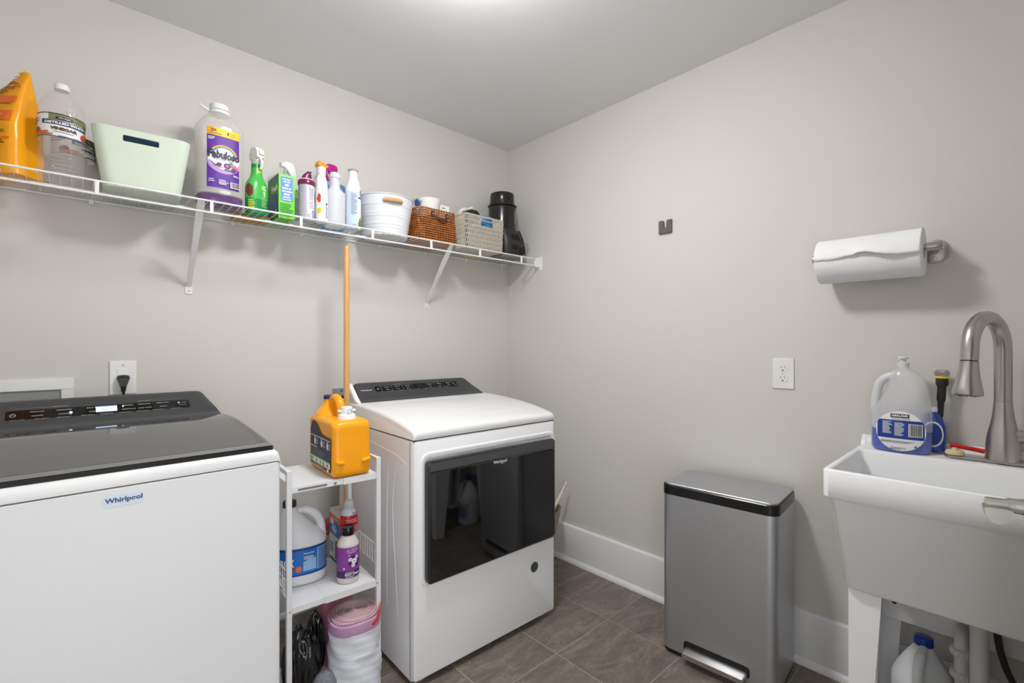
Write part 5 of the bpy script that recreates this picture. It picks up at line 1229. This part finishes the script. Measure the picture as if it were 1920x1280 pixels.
it = [('r', u0, v0, u1, v1, VI), ('r', u0, v1 - 0.028, u1, v1, YE), ('r', u0, v1 - 0.028, u0 + 0.02, v1, C8('fab_amber', 245, 165, 30)), ('t', '2X', -0.032, v1 - 0.010, 0.0095, FD, 0.018, 0.05), ('t', 'CONCENTRATED', -0.027, v1 - 0.0215, 0.0045, FD, 0.040), ('e', 0.013, v1 - 0.014, 0.003, 0.006, FD), ('l', 0.02, v1 - 0.024, 0.048, v1 - 0.008, 2, C8('fab_amber', 245, 165, 30)),
      ('l', -0.050, v1 - 0.046, -0.028, v1 - 0.034, 3, lw), ('e', 0.0, 0.158, 0.053, 0.042, VL), ('e', 0.0, 0.172, 0.052, 0.040, lw)]
def rb_arc(r0, r1, m):
    rows = []
    for i in range(19):
        a = math.radians(160 - 140 * i / 18); U = r1 * math.cos(a); top = 0.178 + math.sqrt(max(0, r1 * r1 - U * U)) * 0.92; lo = 0.178 + math.sqrt(max(0, r0 * r0 - U * U)) * 0.92
        rows.append((U, lo, top))
    return ('b', rows, m)
it += [rb_arc(0.036, 0.047, C8('rb_red', 225, 90, 50)), rb_arc(0.036, 0.0445, YE), rb_arc(0.034, 0.0415, C8('rb_green', 60, 160, 110)), rb_arc(0.030, 0.038, FBl), rb_arc(0.02, 0.034, lw)]
it += [('t', 'Fabuloso', 0.0, 0.184, 0.030, FD, 0.102, 0.05, 0.1), ('t', 'Multi-Purpose Cleaner', 0.0, 0.166, 0.0055, FD, 0.068, 0.01)]
it += [('e', -0.016, 0.148, 0.009, 0.006, VI), ('e', 0.010, 0.147, 0.012, 0.010, VI), ('e', 0.010, 0.147, 0.005, 0.005, C8('fl_orange', 230, 110, 90)), ('e', 0.032, 0.150, 0.010, 0.006, C8('fl_pink', 225, 100, 140)), ('e', 0.030, 0.135, 0.009, 0.008, VI), ('e', 0.022, 0.158, 0.007, 0.004, GN), ('e', 0.012, 0.133, 0.012, 0.003, GN), ('b', [(-0.026, 0.136, 0.139), (-0.012, 0.137, 0.141), (0.0, 0.139, 0.141)], YE), ('e', 0.043, 0.142, 0.006, 0.005, C8('fl_pink', 225, 100, 140)), ('b', [(-0.046, 0.158, 0.160), (-0.030, 0.141, 0.146), (-0.012, 0.138, 0.141)], FD)]
it += [('t', 'HACE', -0.040, 0.090, 0.004, lw, 0.014, 0.04), ('t', 'CAUTION', -0.040, 0.083, 0.004, lw, 0.018, 0.04), ('t', 'CAUTION:', -0.006, 0.090, 0.005, lw, 0.022, 0.04), ('l', -0.018, 0.074, 0.014, 0.086, 3, lw), ('l', 0.028, 0.110, 0.048, 0.118, 2, lw)] + barcode(0.019, 0.068, 0.049, 0.090)
decal('label', bd.surf, it, fb, base=0.0008)
# --- green spray bottle with white trigger
gs = thing('green_spray_bottle', 'green cleaner spray bottle with boxy white trigger head', 'spray bottle', (-1.503, -0.165, ZT), 20)
bd = Body([(0, 0.036, 0.024), (0.004, 0.042, 0.030), (0.09, 0.043, 0.030), (0.125, 0.038, 0.028), (0.145, 0.026, 0.022), (0.165, 0.020, 0.018), (0.198, 0.0185, 0.017), (0.204, 0.016, 0.016)], n=2.4)
gm = C8('green_plastic', 70, 185, 75, rough=0.3, sss=0.1); gd = C8('green_dark', 20, 140, 70, rough=0.3)
mb = MB(); mb.use(gd); bd.mesh(mb, z1=0.060, cap1=False); mb.use(gm); bd.mesh(mb, z0=0.060, z1=0.185, cap0=False, cap1=False); mb.use(gd); bd.mesh(mb, z0=0.185, cap0=False); mb.build('body', None, gs, ang=60)
decal('neck_label', bd.surf, [('e', 0.0, 0.176, 0.007, 0.010, C8('lime_yellow', 225, 225, 40))], gs)
decal('side_label', bd.surf, [('b', [(-0.058, 0.082, 0.110), (-0.045, 0.062, 0.118), (-0.032, 0.075, 0.105)], C8('seal_maroon', 120, 45, 45)), ('l', -0.05, 0.02, -0.02, 0.055, 5, C8('lime_yellow', 225, 225, 40))], gs)
decal('label', bd.surf, [('b', [(0.0, 0.100, 0.113), (0.024, 0.098, 0.1)], C8('green_pale', 160, 215, 140)), ('t', 'H', 0.012, 0.112, 0.009, lw, 0.011, 0.05), ('t', 'O', 0.012, 0.100, 0.009, lw, 0.011, 0.05), ('t', 'S', 0.012, 0.088, 0.009, lw, 0.011, 0.05), ('t', 'T', 0.012, 0.076, 0.009, lw, 0.011, 0.05), ('l', 0.0, 0.03, 0.026, 0.070, 7, C8('green_pale', 160, 215, 140)), ('l', -0.05, 0.02, -0.02, 0.055, 5, C8('lime_yellow', 225, 225, 40))], gs)
trig_w = C8('trigger_white', 232, 232, 232, rough=0.35)
mb = MB(); mb.lathe([(0.0185, 0.200), (0.0195, 0.203), (0.0185, 0.219)], seg=28); mb.build('collar', clear_mat('collar_frost', (0.9, 0.9, 0.9), 0.7), gs)
mb = MB(); mb.prism([(-0.028, 0.226), (-0.026, 0.252), (-0.012, 0.268), (0.016, 0.266), (0.026, 0.238), (0.022, 0.219), (-0.014, 0.219)], 'y', -0.016, 0.016)
mb.v = [(v[1], v[0], v[2]) for v in mb.v]; mb.build('trigger_head', trig_w, gs, bevel=0.003)
mb = MB(); mb.box(-0.010, 0.010, -0.034, -0.027, 0.236, 0.254); mb.build('nozzle', trig_w, gs, bevel=0.002)
mb = MB(); mb.tube(smooth_path([(0, -0.016, 0.226), (0, -0.030, 0.214), (0, -0.032, 0.196), (0, -0.026, 0.18)], 4), 0.0055, 10); mb.build('trigger', trig_w, gs)
# --- green "fresh" carton
gx = thing('green_carton', 'bright green and dark green upright carton with a blue panel', 'box', (-1.401, -0.130, ZT), 0)
mb = MB(); mb.box(-0.031, 0.031, -0.070, 0.070, 0, 0.178); mb.build('carton', C8('carton_lime', 105, 215, 20, rough=0.35), gx, bevel=0.001)
fn = plane((0, -0.0703, 0.0), (1, 0, 0), (0, 0, 1)); PB = C8('panel_blue', 95, 140, 210)
decal('front_print', fn, [('b', [(-0.023, 0.074, 0.164), (-0.020, 0.070, 0.168), (0.020, 0.070, 0.168), (0.023, 0.074, 0.164)], PB), ('t', 'FRESHENS', 0, 0.158, 0.005, lw, 0.032, 0.04), ('t', 'UP TO', 0, 0.148, 0.007, lw, 0.026, 0.06), ('t', '60', 0, 0.136, 0.011, lw, 0.016, 0.06), ('t', 'DAYS OF', 0, 0.122, 0.008, lw, 0.034, 0.06), ('t', 'LONG LASTING', 0, 0.110, 0.007, lw, 0.038, 0.06), ('t', 'ODOR', 0, 0.098, 0.009, lw, 0.024, 0.06), ('t', 'CONTROL', 0.0, 0.086, 0.007, lw, 0.030, 0.05), ('l', -0.018, 0.073, 0.018, 0.080, 1, lw), ('l', -0.026, 0.008, 0.026, 0.062, 7, gd)], gx)
fn = plane((-0.0313, 0, 0.0), (0, -1, 0), (0, 0, 1)); DG = C8('carton_green', 40, 130, 35)
decal('side_print', fn, [('r', -0.070, 0.0, 0.070, 0.160, DG), ('r', -0.070, 0.160, 0.070, 0.178, C8('carton_slate', 60, 105, 125)), ('t', 'Fresh', 0.020, 0.128, 0.028, lw, 0.078, 0.04), ('r', -0.060, 0.018, 0.062, 0.100, C8('carton_deepblue', 50, 80, 120)), ('l', -0.056, 0.045, 0.058, 0.095, 6, PB), ('e', 0.01, 0.032, 0.006, 0.008, lw), ('e', 0.04, 0.032, 0.006, 0.008, lw)], gx)
# --- white spray bottle behind the carton
w1 = thing('white_spray_bottle', 'white spray bottle with rounded white head, behind the green carton', 'spray bottle', (-1.343, -0.090, ZT), 0)
bd = Body([(0, 0.024, 0.020), (0.004, 0.028, 0.024), (0.13, 0.028, 0.024), (0.155, 0.020, 0.018), (0.170, 0.0135, 0.0135), (0.182, 0.013, 0.013)], n=2.4)
bd.mesh().build('body', C8('spray_white', 228, 230, 228, rough=0.3), w1, ang=60)
decal('label', bd.surf, [('r', -0.02, 0.012, 0.03, 0.125, lw), ('l', -0.016, 0.02, 0.028, 0.12, 16, txt_gr), ('t', 'S', 0.012, 0.148, 0.010, C8('ink_orange', 220, 140, 90), 0.01)], w1)
trigger_head(w1, (0, 0, 0.178), trig_w, C8('trigger_grey', 160, 168, 178), trig_w, 0.95, 0.25, True)
# --- maroon-capped aerosol
ae = thing('aerosol_can', 'silver-lilac aerosol can with slanted maroon cap', 'spray can', (-1.3255, -0.205, ZT), 0)
mb = MB(); mb.lathe([(0.028, 0), (0.0305, 0.003), (0.0305, 0.148), (0.0315, 0.150)], seg=40); mb.build('can', C8('can_lilac', 196, 194, 210, rough=0.3, metal=0.3), ae)
MR = C8('cap_maroon', 112, 28, 72, rough=0.25)
mb = MB(); mb.lathe([(0.0325, 0.148), (0.0335, 0.152), (0.0330, 0.164), (0.030, 0.170)], seg=40); cpo = mb.build('cap', MR, ae)
mb = MB(); mb.lathe([(0.0312, 0.166), (0.0300, 0.172), (0.022, 0.176)], seg=40); mb.build('cap_ring', C8('ring_pink', 215, 190, 205), cpo)
mb = MB(); mb.loft([[(x + 0.003, p[0], p[1]) for p in []] for x in ()] or [[(p[0], p[1], z_) for p in rrect(w_, 0.032, 0.014, 6, cx_)] for z_, w_, cx_ in ((0.172, 0.040, 0.0), (0.185, 0.038, 0.001), (0.196, 0.030, 0.004), (0.204, 0.018, 0.008), (0.207, 0.010, 0.010))]); mb.build('actuator', MR, cpo, ang=50)
cy = lambda r, z0_: (lambda u, v, off=0.0: ((r + off) * math.sin(u / r), -(r + off) * math.cos(u / r), v + z0_))
decal('label', cy(0.0306, 0), [('r', -0.006, 0.005, 0.040, 0.145, C8('can_white', 228, 226, 234)), ('l', 0.0, 0.05, 0.030, 0.135, 16, txt_gr), ('t', 'C', 0.0, 0.02, 0.012, txt_dk, 0.009), ('r', 0.012, 0.01, 0.034, 0.045, C8('can_violet', 160, 155, 190)), ('e', 0.004, 0.138, 0.002, 0.003, txt_gr)], ae)
# --- white bottle with orange flip cap
oc = thing('orange_cap_bottle', 'slim white bottle with orange flip cap and red mark', 'bottle', (-1.268, -0.222, ZT), 10)
bd = Body([(0, 0.020, 0.018), (0.004, 0.0245, 0.022), (0.05, 0.0245, 0.022), (0.11, 0.024, 0.022), (0.16, 0.024, 0.021, -0.002), (0.185, 0.020, 0.018, -0.003), (0.196, 0.0165, 0.0165, -0.003), (0.205, 0.016, 0.016, -0.003)], n=2.3)
bd.mesh().build('body', C8('bottle_white', 240, 241, 243, rough=0.3), oc, ang=60)
mb = MB(); mb.lathe([(0.0185, 0.203), (0.0185, 0.234), (0.017, 0.236)], (-0.003, 0, 0), 28); mb.build('neck_cap', C8('cap_frost', 222, 220, 222), oc)
mb = MB(); mb.loft([[(p[0] - 0.003, p[1], z_ + p[0] * sl) for p in rrect(w_, w_ * 0.85, 0.006, 4)] for z_, w_, sl in ((0.234, 0.040, -0.1), (0.240, 0.041, -0.15), (0.250, 0.036, -0.2), (0.254, 0.030, -0.2))]); mb.build('flip_cap', C8('cap_orange', 250, 150, 20, rough=0.3), oc, ang=45)
decal('label', bd.surf, [('b', [(-0.034, 0.095, 0.100), (-0.024, 0.080, 0.122), (-0.016, 0.086, 0.112)], RD), ('b', [(-0.032, 0.040, 0.055), (-0.020, 0.036, 0.062), (-0.014, 0.04, 0.058)], YE), ('l', 0.004, 0.02, 0.016, 0.07, 8, txt_dk), ('e', 0.008, 0.078, 0.005, 0.004, txt_dk)], oc)
# --- translucent bottle without head
tbt = thing('blank_spray_bottle', 'plain translucent white spray bottle without its head', 'spray bottle', (-1.200, -0.190, ZT), 0)
bd = Body([(0, 0.036, 0.036), (0.004, 0.0425, 0.0425), (0.138, 0.0435, 0.0435), (0.150, 0.040, 0.040), (0.168, 0.023, 0.023), (0.178, 0.0205, 0.0205), (0.205, 0.0195, 0.0195), (0.212, 0.0205, 0.0205), (0.214, 0.0235, 0.0235), (0.224, 0.0235, 0.0235), (0.228, 0.0205, 0.0205), (0.236, 0.020, 0.020)], n=2.15, k=5)
bd.mesh().build('body', clear_mat('frosted_white', (0.90, 0.92, 0.97), 0.80, 0.3), tbt, ang=50)
# --- blue bottle with magenta trigger behind
mg = thing('magenta_spray_bottle', 'light blue bottle with magenta trigger head, behind the plain bottle', 'spray bottle', (-1.168, -0.082, ZT), 5)
bd = Body([(0, 0.045, 0.026), (0.005, 0.052, 0.032), (0.12, 0.047, 0.030), (0.17, 0.050, 0.028), (0.208, 0.062, 0.026), (0.226, 0.058, 0.018), (0.228, 0.022, 0.018), (0.232, 0.0145, 0.0145)], n=2.6)
bd.mesh().build('body', C8('blue_plastic', 120, 172, 222, rough=0.35, sss=0.1, bump=0.3, bscale=20), mg, ang=60)
MG = C8('magenta', 178, 20, 128, rough=0.28)
trigger_head(mg, (0.006, 0, 0.222), MG, MG, C8('nozzle_grey', 190, 188, 196), 0.98, 0.15)
# --- white aerosol with grey cap
a2 = thing('air_freshener_can', 'white and blue air freshener can with narrow neck and grey top', 'spray can', (-1.123, -0.205, ZT), 0)
mb = MB(); mb.lathe([(0.029, 0), (0.0325, 0.003), (0.0325, 0.165)], seg=40, cap1=False); mb.build('can', C8('can_paleblue', 214, 224, 240, rough=0.3), a2)
mb = MB(); mb.lathe([(0.0332, 0.163), (0.0332, 0.176), (0.030, 0.195), (0.022, 0.220), (0.0185, 0.238), (0.0185, 0.258)], seg=40); mb.build('shoulder', C8('can_white2', 238, 239, 240, rough=0.3), a2)
mb = MB(); mb.lathe([(0.0205, 0.258), (0.0225, 0.261), (0.0215, 0.265), (0.012, 0.270), (0.0, 0.271)], seg=32, cap1=False); mb.build('top', C8('top_grey', 165, 167, 168), a2)
decal('label', cy(0.0326, 0), [('r', -0.03, 0.0, 0.045, 0.165, C8('can_sky', 196, 214, 240)), ('b', [(0.006, 0.0, 0.165), (0.024, 0.0, 0.165), (0.05, 0, 0.165)], lw), ('r', 0.008, 0.134, 0.04, 0.142, lb), ('e', 0.034, 0.158, 0.018, 0.02, C8('can_silver', 150, 155, 155)), ('b', [(0.008, 0.004, 0.025), (0.018, 0.004, 0.05), (0.032, 0.004, 0.06), (0.05, 0.004, 0.045)], GN), ('e', 0.032, 0.052, 0.010, 0.014, C8('can_petal', 240, 210, 190)), ('l', -0.022, 0.06, 0.004, 0.155, 14, txt_gr), ('l', -0.02, 0.008, 0.004, 0.02, 2, C8('can_violet', 160, 155, 190))], a2)
# --- white ribbed tub with wooden handle
bk = thing('white_ribbed_bucket', 'white ribbed metal tub with wooden grip on the shelf', 'tub', (-0.932, -0.1385, ZT), 0)
tubw = C8('tub_white_paint', 228, 231, 236, rough=0.35)
mb = MB(); rows = []
HK = 0.180
for k in range(46):
    t = k / 45; r = lerp(0.103, 0.1315, t); z = HK * t
    if any(abs(t - q) < 0.022 for q in (0.20, 0.27, 0.48, 0.55, 0.76)): r += 0.0016
    rows.append((r, z))
rows += [(0.1345, HK), (0.1350, HK + 0.002), (0.1335, HK + 0.004), (0.1305, HK + 0.002), (0.1015, 0.006)]
mb.lathe(rows, seg=64); mb.build('tub', tubw, bk, ang=50)
a = math.radians(-102)
P = lambda r, z_, da: (r * math.cos(a + da), r * math.sin(a + da), z_)
mb = MB(); mb.tube([P(0.1335, 0.1515, -0.33), P(0.1375, 0.1515, -0.16), P(0.1385, 0.1515, 0.0), P(0.1375, 0.1515, 0.16), P(0.1335, 0.1515, 0.33)], [0.0075, 0.0095, 0.0105, 0.0095, 0.0075], 14); mb.build('wooden_grip', mat('grip_wood', srgb(205, 160, 115), rough=0.5, var=0.1, vscale=40), bk)
mb = MB()
sl = []
for (r0_, z0_, z1_) in ((0.1298, 0.134, 0.167),):
    for k in range(13):
        da = lerp(-0.40, 0.40, k / 12); hh_ = 0.0135 * math.sqrt(max(0.0, 1 - (max(0, abs(da) - 0.29) / 0.11) ** 2)) + 0.0005
        sl.append([P(lerp(0.103, 0.1315, (0.1505 - hh_) / HK) + 0.0012, 0.1505 - hh_, da), P(lerp(0.103, 0.1315, (0.1505 + hh_) / HK) + 0.0012, 0.1505 + hh_, da)])
for a_, b_2 in zip(sl, sl[1:]): mb.add([a_[0], b_2[0], b_2[1], a_[1]], [(0, 1, 2, 3)])
mb.build('grip_opening', C8('slot_shade', 196, 200, 206), bk, fixn=False)
# --- brown woven basket with leather handle
def basket_point(w, d, r, u):
    """point and outward normal at arc fraction u on a rounded rectangle"""
    L1, L2, q = w - 2 * r, d - 2 * r, PI * r / 2; T = 2 * L1 + 2 * L2 + 4 * q; s_ = (u % 1) * T
    if s_ < L1: return (-L1 / 2 + s_, -d / 2, 0, -1)
    s_ -= L1
    if s_ < q: t = -PI / 2 + s_ / r; return (L1 / 2 + r * math.cos(t), -L2 / 2 + r * math.sin(t), math.cos(t), math.sin(t))
    s_ -= q
    if s_ < L2: return (w / 2, -L2 / 2 + s_, 1, 0)
    s_ -= L2
    if s_ < q: t = s_ / r; return (L1 / 2 + r * math.cos(t), L2 / 2 + r * math.sin(t), math.cos(t), math.sin(t))
    s_ -= q
    if s_ < L1: return (L1 / 2 - s_, d / 2, 0, 1)
    s_ -= L1
    if s_ < q: t = PI / 2 + s_ / r; return (-L1 / 2 + r * math.cos(t), L2 / 2 + r * math.sin(t), math.cos(t), math.sin(t))
    s_ -= q
    if s_ < L2: return (-w / 2, L2 / 2 - s_, -1, 0)
    s_ -= L2; t = PI + s_ / r
    return (-L1 / 2 + r * math.cos(t), -L2 / 2 + r * math.sin(t), math.cos(t), math.sin(t))
wk = thing('brown_woven_basket', 'dark orange-brown seagrass basket with a leather handle', 'basket', (-0.700, -0.150, ZT), 0)
brm = mat('seagrass', srgb(160, 94, 42), rough=0.36, var=0.8, vscale=38, coat=0.3)
mb = MB(); NR = 15; HW = 0.165
for j in range(NR):
    z = 0.006 + (HW - 0.012) * j / (NR - 1); t = j / (NR - 1)
    w, d = lerp(0.236, 0.214, t), lerp(0.214, 0.200, t); n = 150; secs = []
    for i in range(n):
        x, y, nx, ny = basket_point(w, d, 0.03, i / n)
        tw = math.sin(i * PI * 2 / 3.0 + j); o_ = 0.0024 * tw; rr = 0.0046 + 0.0009 * math.sin(i * PI * 2 / 3.0 + 1.0)
        tx, ty = -ny, nx
        secs.append([(x + nx * (rr * 0.8 * math.cos(a2_) + o_), y + ny * (rr * 0.8 * math.cos(a2_) + o_), z + rr * math.sin(a2_) + 0.0008 * math.cos(i * PI * 2 / 3.0)) for a2_ in [2 * PI * q / 6 for q in range(6)]])
    mb.loft(secs, closed=True)
mb.build('woven_wall', brm, wk, ang=70)
mb = MB(); mb.loft([[(p[0], p[1], z) for p in rrect(0.228, 0.206, 0.03, 5)] for z in (0.0, 0.006)]); mb.build('bottom', brm, wk)
mb = MB(); mb.loft([[(p[0], p[1], z) for p in rrect(w_, d_, 0.028, 5)] for z, w_, d_ in ((0.004, 0.226, 0.204), (0.120, 0.210, 0.194))]); mb.build('shade_liner', C8('liner_shade_brown', 52, 30, 16, rough=0.8), wk)  # added liner, coloured dark so the gaps between rows look shaded
lea = C8('leather_brown', 78, 50, 42, rough=0.4)
mb = MB(); hp = smooth_path([(-0.038, -0.108, 0.138), (-0.030, -0.116, 0.128), (-0.008, -0.122, 0.112), (0.020, -0.121, 0.110), (0.042, -0.116, 0.124), (0.046, -0.109, 0.138)], 5)
mb.loft([[tuple(p + Vector(q)) for q in ((0, -0.002, -0.006), (0, 0.002, -0.006), (0, 0.002, 0.006), (0, -0.002, 0.006))] for p in hp]); mb.build('handle', lea, wk, bevel=0.001)
for x in (-0.040, 0.046):
    mb = MB(); mb.prism(rrect(0.016, 0.030, 0.006, 4, x, 0.134), 'y', -0.112, -0.104); mb.build('handle_tab', lea, wk, bevel=0.001)
    mb = MB(); mb.tube([(x, -0.113, 0.134), (x, -0.1155, 0.134)], [0.0045, 0.002], 12); mb.build('rivet', chrome, wk)
sbr = thing('blue_scrub_brush', 'dark blue bristled brush poking out of the brown basket', 'brush', (-0.775, -0.175, ZT + 0.128), 0)
mb = MB(); mb.tube([(0, 0, -0.06), (-0.004, 0, 0.05)], [0.008, 0.010], 12); mb.build('handle', lw, sbr)
mb = MB()
for k in range(40):
    rr_ = random.Random(k); x, y, z = rr_.uniform(-0.016, 0.012), rr_.uniform(-0.012, 0.012), rr_.uniform(0.045, 0.085)
    mb.cyl((x * 0.4, y * 0.4, z - 0.015), (x * 1.3, y * 1.3, z + 0.010), 0.0028, 0.0012, 5)
mb.build('bristles', C8('bristle_blue', 50, 85, 135, rough=0.7), sbr)
pck = thing('white_filter_pack', 'white pleated paper filters standing in the brown basket', 'filters', (-0.703, -0.165, ZT + 0.052), 0)
mb = MB(); sec_b = []; sec_t = []; sec_m = []
for i in range(120):
    a_ = 2 * PI * i / 120; r_ = 0.052 + (0.0022 if i % 2 else 0)
    sec_b.append((r_ * 0.75 * math.cos(a_), r_ * 0.75 * math.sin(a_), 0)); sec_t.append(((r_ + 0.006) * math.cos(a_), (r_ + 0.006) * math.sin(a_), 0.176))
mb.loft([sec_b, sec_t]); mb.build('filters', C8('filter_white', 236, 236, 232, rough=0.8), pck, ang=80)
wb = thing('small_white_box', 'small white box with dark print at the right inside the brown basket', 'box', (-0.626, -0.175, ZT + 0.050), 0)
mb = MB(); mb.box(-0.030, 0.030, -0.02, 0.02, 0, 0.160); mb.build('carton', C8('box_white', 232, 233, 234), wb, bevel=0.001)
decal('print', plane((0, -0.0203, 0.145), (1, 0, 0), (0, 0, 1)), [('t', 'Ziploc', -0.004, 0, 0.008, txt_dk, 0.024, 0.03)], wb)
# --- grey woven basket
gk = thing('grey_woven_basket', 'pale grey wicker basket with a cut-out handle', 'basket', (-0.402, -0.186, ZT), 0)
grm = mat('grey_wicker', srgb(196, 189, 176), rough=0.6, var=0.2, vscale=60)
GW, GDp, GH = 0.266, 0.142, 0.178
mb = MB(); LV_ = [0.004 + 0.0243 * k for k in range(8)]
def gap(x, y, ny): return y < 0 and abs(ny) > 0.9 and -0.028 < x < 0.046
for j, z in enumerate(LV_):
    n = 170; t = z / GH; w, d = lerp(GW - 0.012, GW, t), lerp(GDp - 0.008, GDp, t); secs = []
    def fl():
        if len(secs) > 2: mb.loft(list(secs))
        secs.clear()
    for i in range(n + 1):
        x, y, nx, ny = basket_point(w, d, 0.012, i / n)
        if 0.128 < z < 0.156 and gap(x, y, ny): fl(); continue
        o_ = 0.0014 * math.sin(i * PI / 2)
        secs.append([(x + nx * (0.0022 * math.cos(q_) + o_), y + ny * (0.0022 * math.cos(q_) + o_), z + 0.0022 * math.sin(q_)) for q_ in [2 * PI * q / 5 for q in range(5)]])
    fl()
NS = 88
for j in range(7):
    for i in range(NS):
        u_ = (i + (0.5 if j % 2 else 0)) / NS; t = LV_[j] / GH
        x, y, nx, ny = basket_point(lerp(GW - 0.012, GW, t), lerp(GDp - 0.008, GDp, t), 0.012, u_)
        if gap(x, y, ny) and j >= 5: continue
        z0_, z1_ = LV_[j] - 0.002, LV_[j + 1] + 0.002; zm = (z0_ + z1_) / 2
        mb.tube([(x, y, z0_), (x + nx * 0.0022, y + ny * 0.0022, zm), (x, y, z1_)], [0.0022, 0.0028, 0.0022], 5)
mb.tube([(-0.030, -GDp / 2, 0.158), (0.048, -GDp / 2, 0.158)], 0.0035, 8); mb.tube([(-0.030, -GDp / 2, 0.124), (0.048, -GDp / 2, 0.124)], 0.003, 8)
mb.tube([basket_point(GW, GDp, 0.012, i / 60)[:2] + (GH,) for i in range(60)], 0.0042, 8, closed=True)
mb.build('woven_wall', grm, gk, ang=70)
mb = MB(); mb.loft([[(p[0], p[1], z) for p in rrect(GW - 0.018, GDp - 0.014, 0.01, 4)] for z in (0.0, 0.006)]); mb.build('bottom', grm, gk)
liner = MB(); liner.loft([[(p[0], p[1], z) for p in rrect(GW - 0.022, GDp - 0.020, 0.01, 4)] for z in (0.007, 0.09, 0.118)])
bc = liner.build('gap_shade_liner', C8('liner_shade_grey', 62, 56, 48, rough=0.9), None, loc=(-0.402, -0.186, ZT), ang=40); tag(bc, 'dark liner added in the grey basket to shade its gaps', 'cloth')  # liner behind the weave, shade of the gaps put into its dark colour
bcl = crumple('blue_cloth', (-0.362, -0.203, ZT + 0.160), (0.056, 0.042, 0.044), C8('cloth_blue', 70, 140, 200, rough=0.85), seed=6, sub=4, amp=0.12, fold=2.5); tag(bcl, 'blue cloth inside the grey basket, showing through its handle hole', 'cloth')
kn = thing('black_round_case', 'black rounded object at the left inside the grey basket', 'case', (-0.440, -0.190, ZT + 0.175), 0)
mb = MB(); mb.lathe([(0.040, -0.02), (0.044, 0.0), (0.042, 0.025), (0.030, 0.042), (0.012, 0.048), (0.0, 0.049)], seg=28, cap1=False); mb.build('case', blackp, kn)
wt = thing('white_wand', 'white plastic wand lying across the grey basket', 'wand', (-0.49, -0.165, ZT + 0.218), 0)
mb = MB(); mb.tube(smooth_path([(-0.045, -0.04, -0.028), (-0.01, -0.02, -0.004), (0.03, 0.0, 0.010), (0.075, 0.01, 0.030)], 5), [0.010] * 5 + [0.012] * 5 + [0.007] * 6, 12); mb.build('wand', lw, wt)
# --- flat packet lying at the back of the shelf
fp = thing('flat_green_packet', 'flat yellow-green packet lying on the shelf behind the grey basket', 'packet', (-0.335, -0.060, ZT), 0)
mb = MB(); mb.loft([[(p[0], p[1], z) for p in rrect(0.13, 0.075, 0.008, 4)] for z in (0, 0.018)]); mb.build('packet', C8('packet_lime', 190, 205, 90), fp, bevel=0.002)
# --- black canister appliance
ap = thing('black_canister', 'glossy black canister appliance at the right end of the shelf', 'appliance', (-0.168, -0.130, ZT), 0)
bk1 = C8('appliance_black', 26, 25, 25, rough=0.22); bk2 = C8('appliance_matte', 38, 37, 36, rough=0.45)
mb = MB(); mb.lathe([(0.076, 0.165), (0.080, 0.170), (0.0805, 0.290), (0.078, 0.305), (0.068, 0.318)], seg=56); mb.build('canister', bk1, ap)
mb = MB(); mb.lathe([(0.070, 0.314), (0.0715, 0.317), (0.0715, 0.372), (0.069, 0.380), (0.060, 0.384), (0.0, 0.386)], seg=56, cap1=False); ld_ = mb.build('lid', bk1, ap)
mb = MB(); mb.tube([(0.082 * math.cos(a_), 0.082 * math.sin(a_), 0.3075) for a_ in [2 * PI * i / 48 for i in range(48)]], 0.004, 8, closed=True); mb.build('seal_ring', bk2, ap)
mb = MB(); mb.box(-0.022, 0.006, -0.079, -0.066, 0.352, 0.360); mb.tube([(-0.008, -0.071, 0.345), (-0.008, -0.079, 0.345)], 0.008, 12); mb.build('latch', bk2, ld_, bevel=0.001)
mb = MB(); mb.loft([[(p[0], p[1], z) for p in rrect(w_, d_, 0.055, 8, cx_, cy_)] for z, w_, d_, cx_, cy_ in ((0.0, 0.150, 0.170, 0.015, -0.010), (0.01, 0.160, 0.178, 0.018, -0.012), (0.090, 0.170, 0.180, 0.022, -0.012), (0.135, 0.160, 0.168, 0.012, -0.006), (0.166, 0.152, 0.154, 0.0, 0.0))]); lb_ = mb.build('motor_base', bk2, ap, ang=45)
for (x0_, x1_, z0_, z1_) in ((-0.010, 0.045, 0.098, 0.130), (-0.005, 0.030, 0.045, 0.070), (0.05, 0.075, 0.02, 0.06)):
    mb = MB(); mb.box(x0_, x1_, -0.108 if z0_ < 0.09 else -0.101, -0.09, z0_, z1_); mb.build('vent_recess', C8('void_black', 4, 4, 4, rough=0.6), lb_, bevel=0.002)
mb = MB(); mb.tube(smooth_path([(0.072, -0.060, 0.165), (0.092, -0.066, 0.120), (0.105, -0.070, 0.075), (0.108, -0.070, 0.030)], 5), [0.012] * 16, 12); mb.build('side_grip', bk1, ap)
mb = MB(); mb.tube(smooth_path([(0.108, -0.07, 0.088), (0.130, -0.075, 0.098), (0.136, -0.077, 0.082), (0.118, -0.074, 0.072)], 5), 0.0035, 8); mb.build('cord_hook', chrome, ap)
mb = MB(); mb.box(0.030, 0.040, -0.077, -0.0735, 0.20, 0.27); mb.build('level_window', C8('window_grey', 120, 118, 116, rough=0.15), ap, bevel=0.001)
# --- flat packs lying under the spray bottles, seen through the wires from below
fk = thing('flat_brown_pack', 'flat orange and yellow pack lying behind the green carton', 'packet', (-1.50, -0.055, ZT), 0)
mb = MB(); mb.loft([[(p[0], p[1], z) for p in rrect(0.13, 0.075, 0.006, 4)] for z in (0, 0.02)]); mb.build('packet', C8('pack_amber', 196, 150, 40), fk, bevel=0.002)
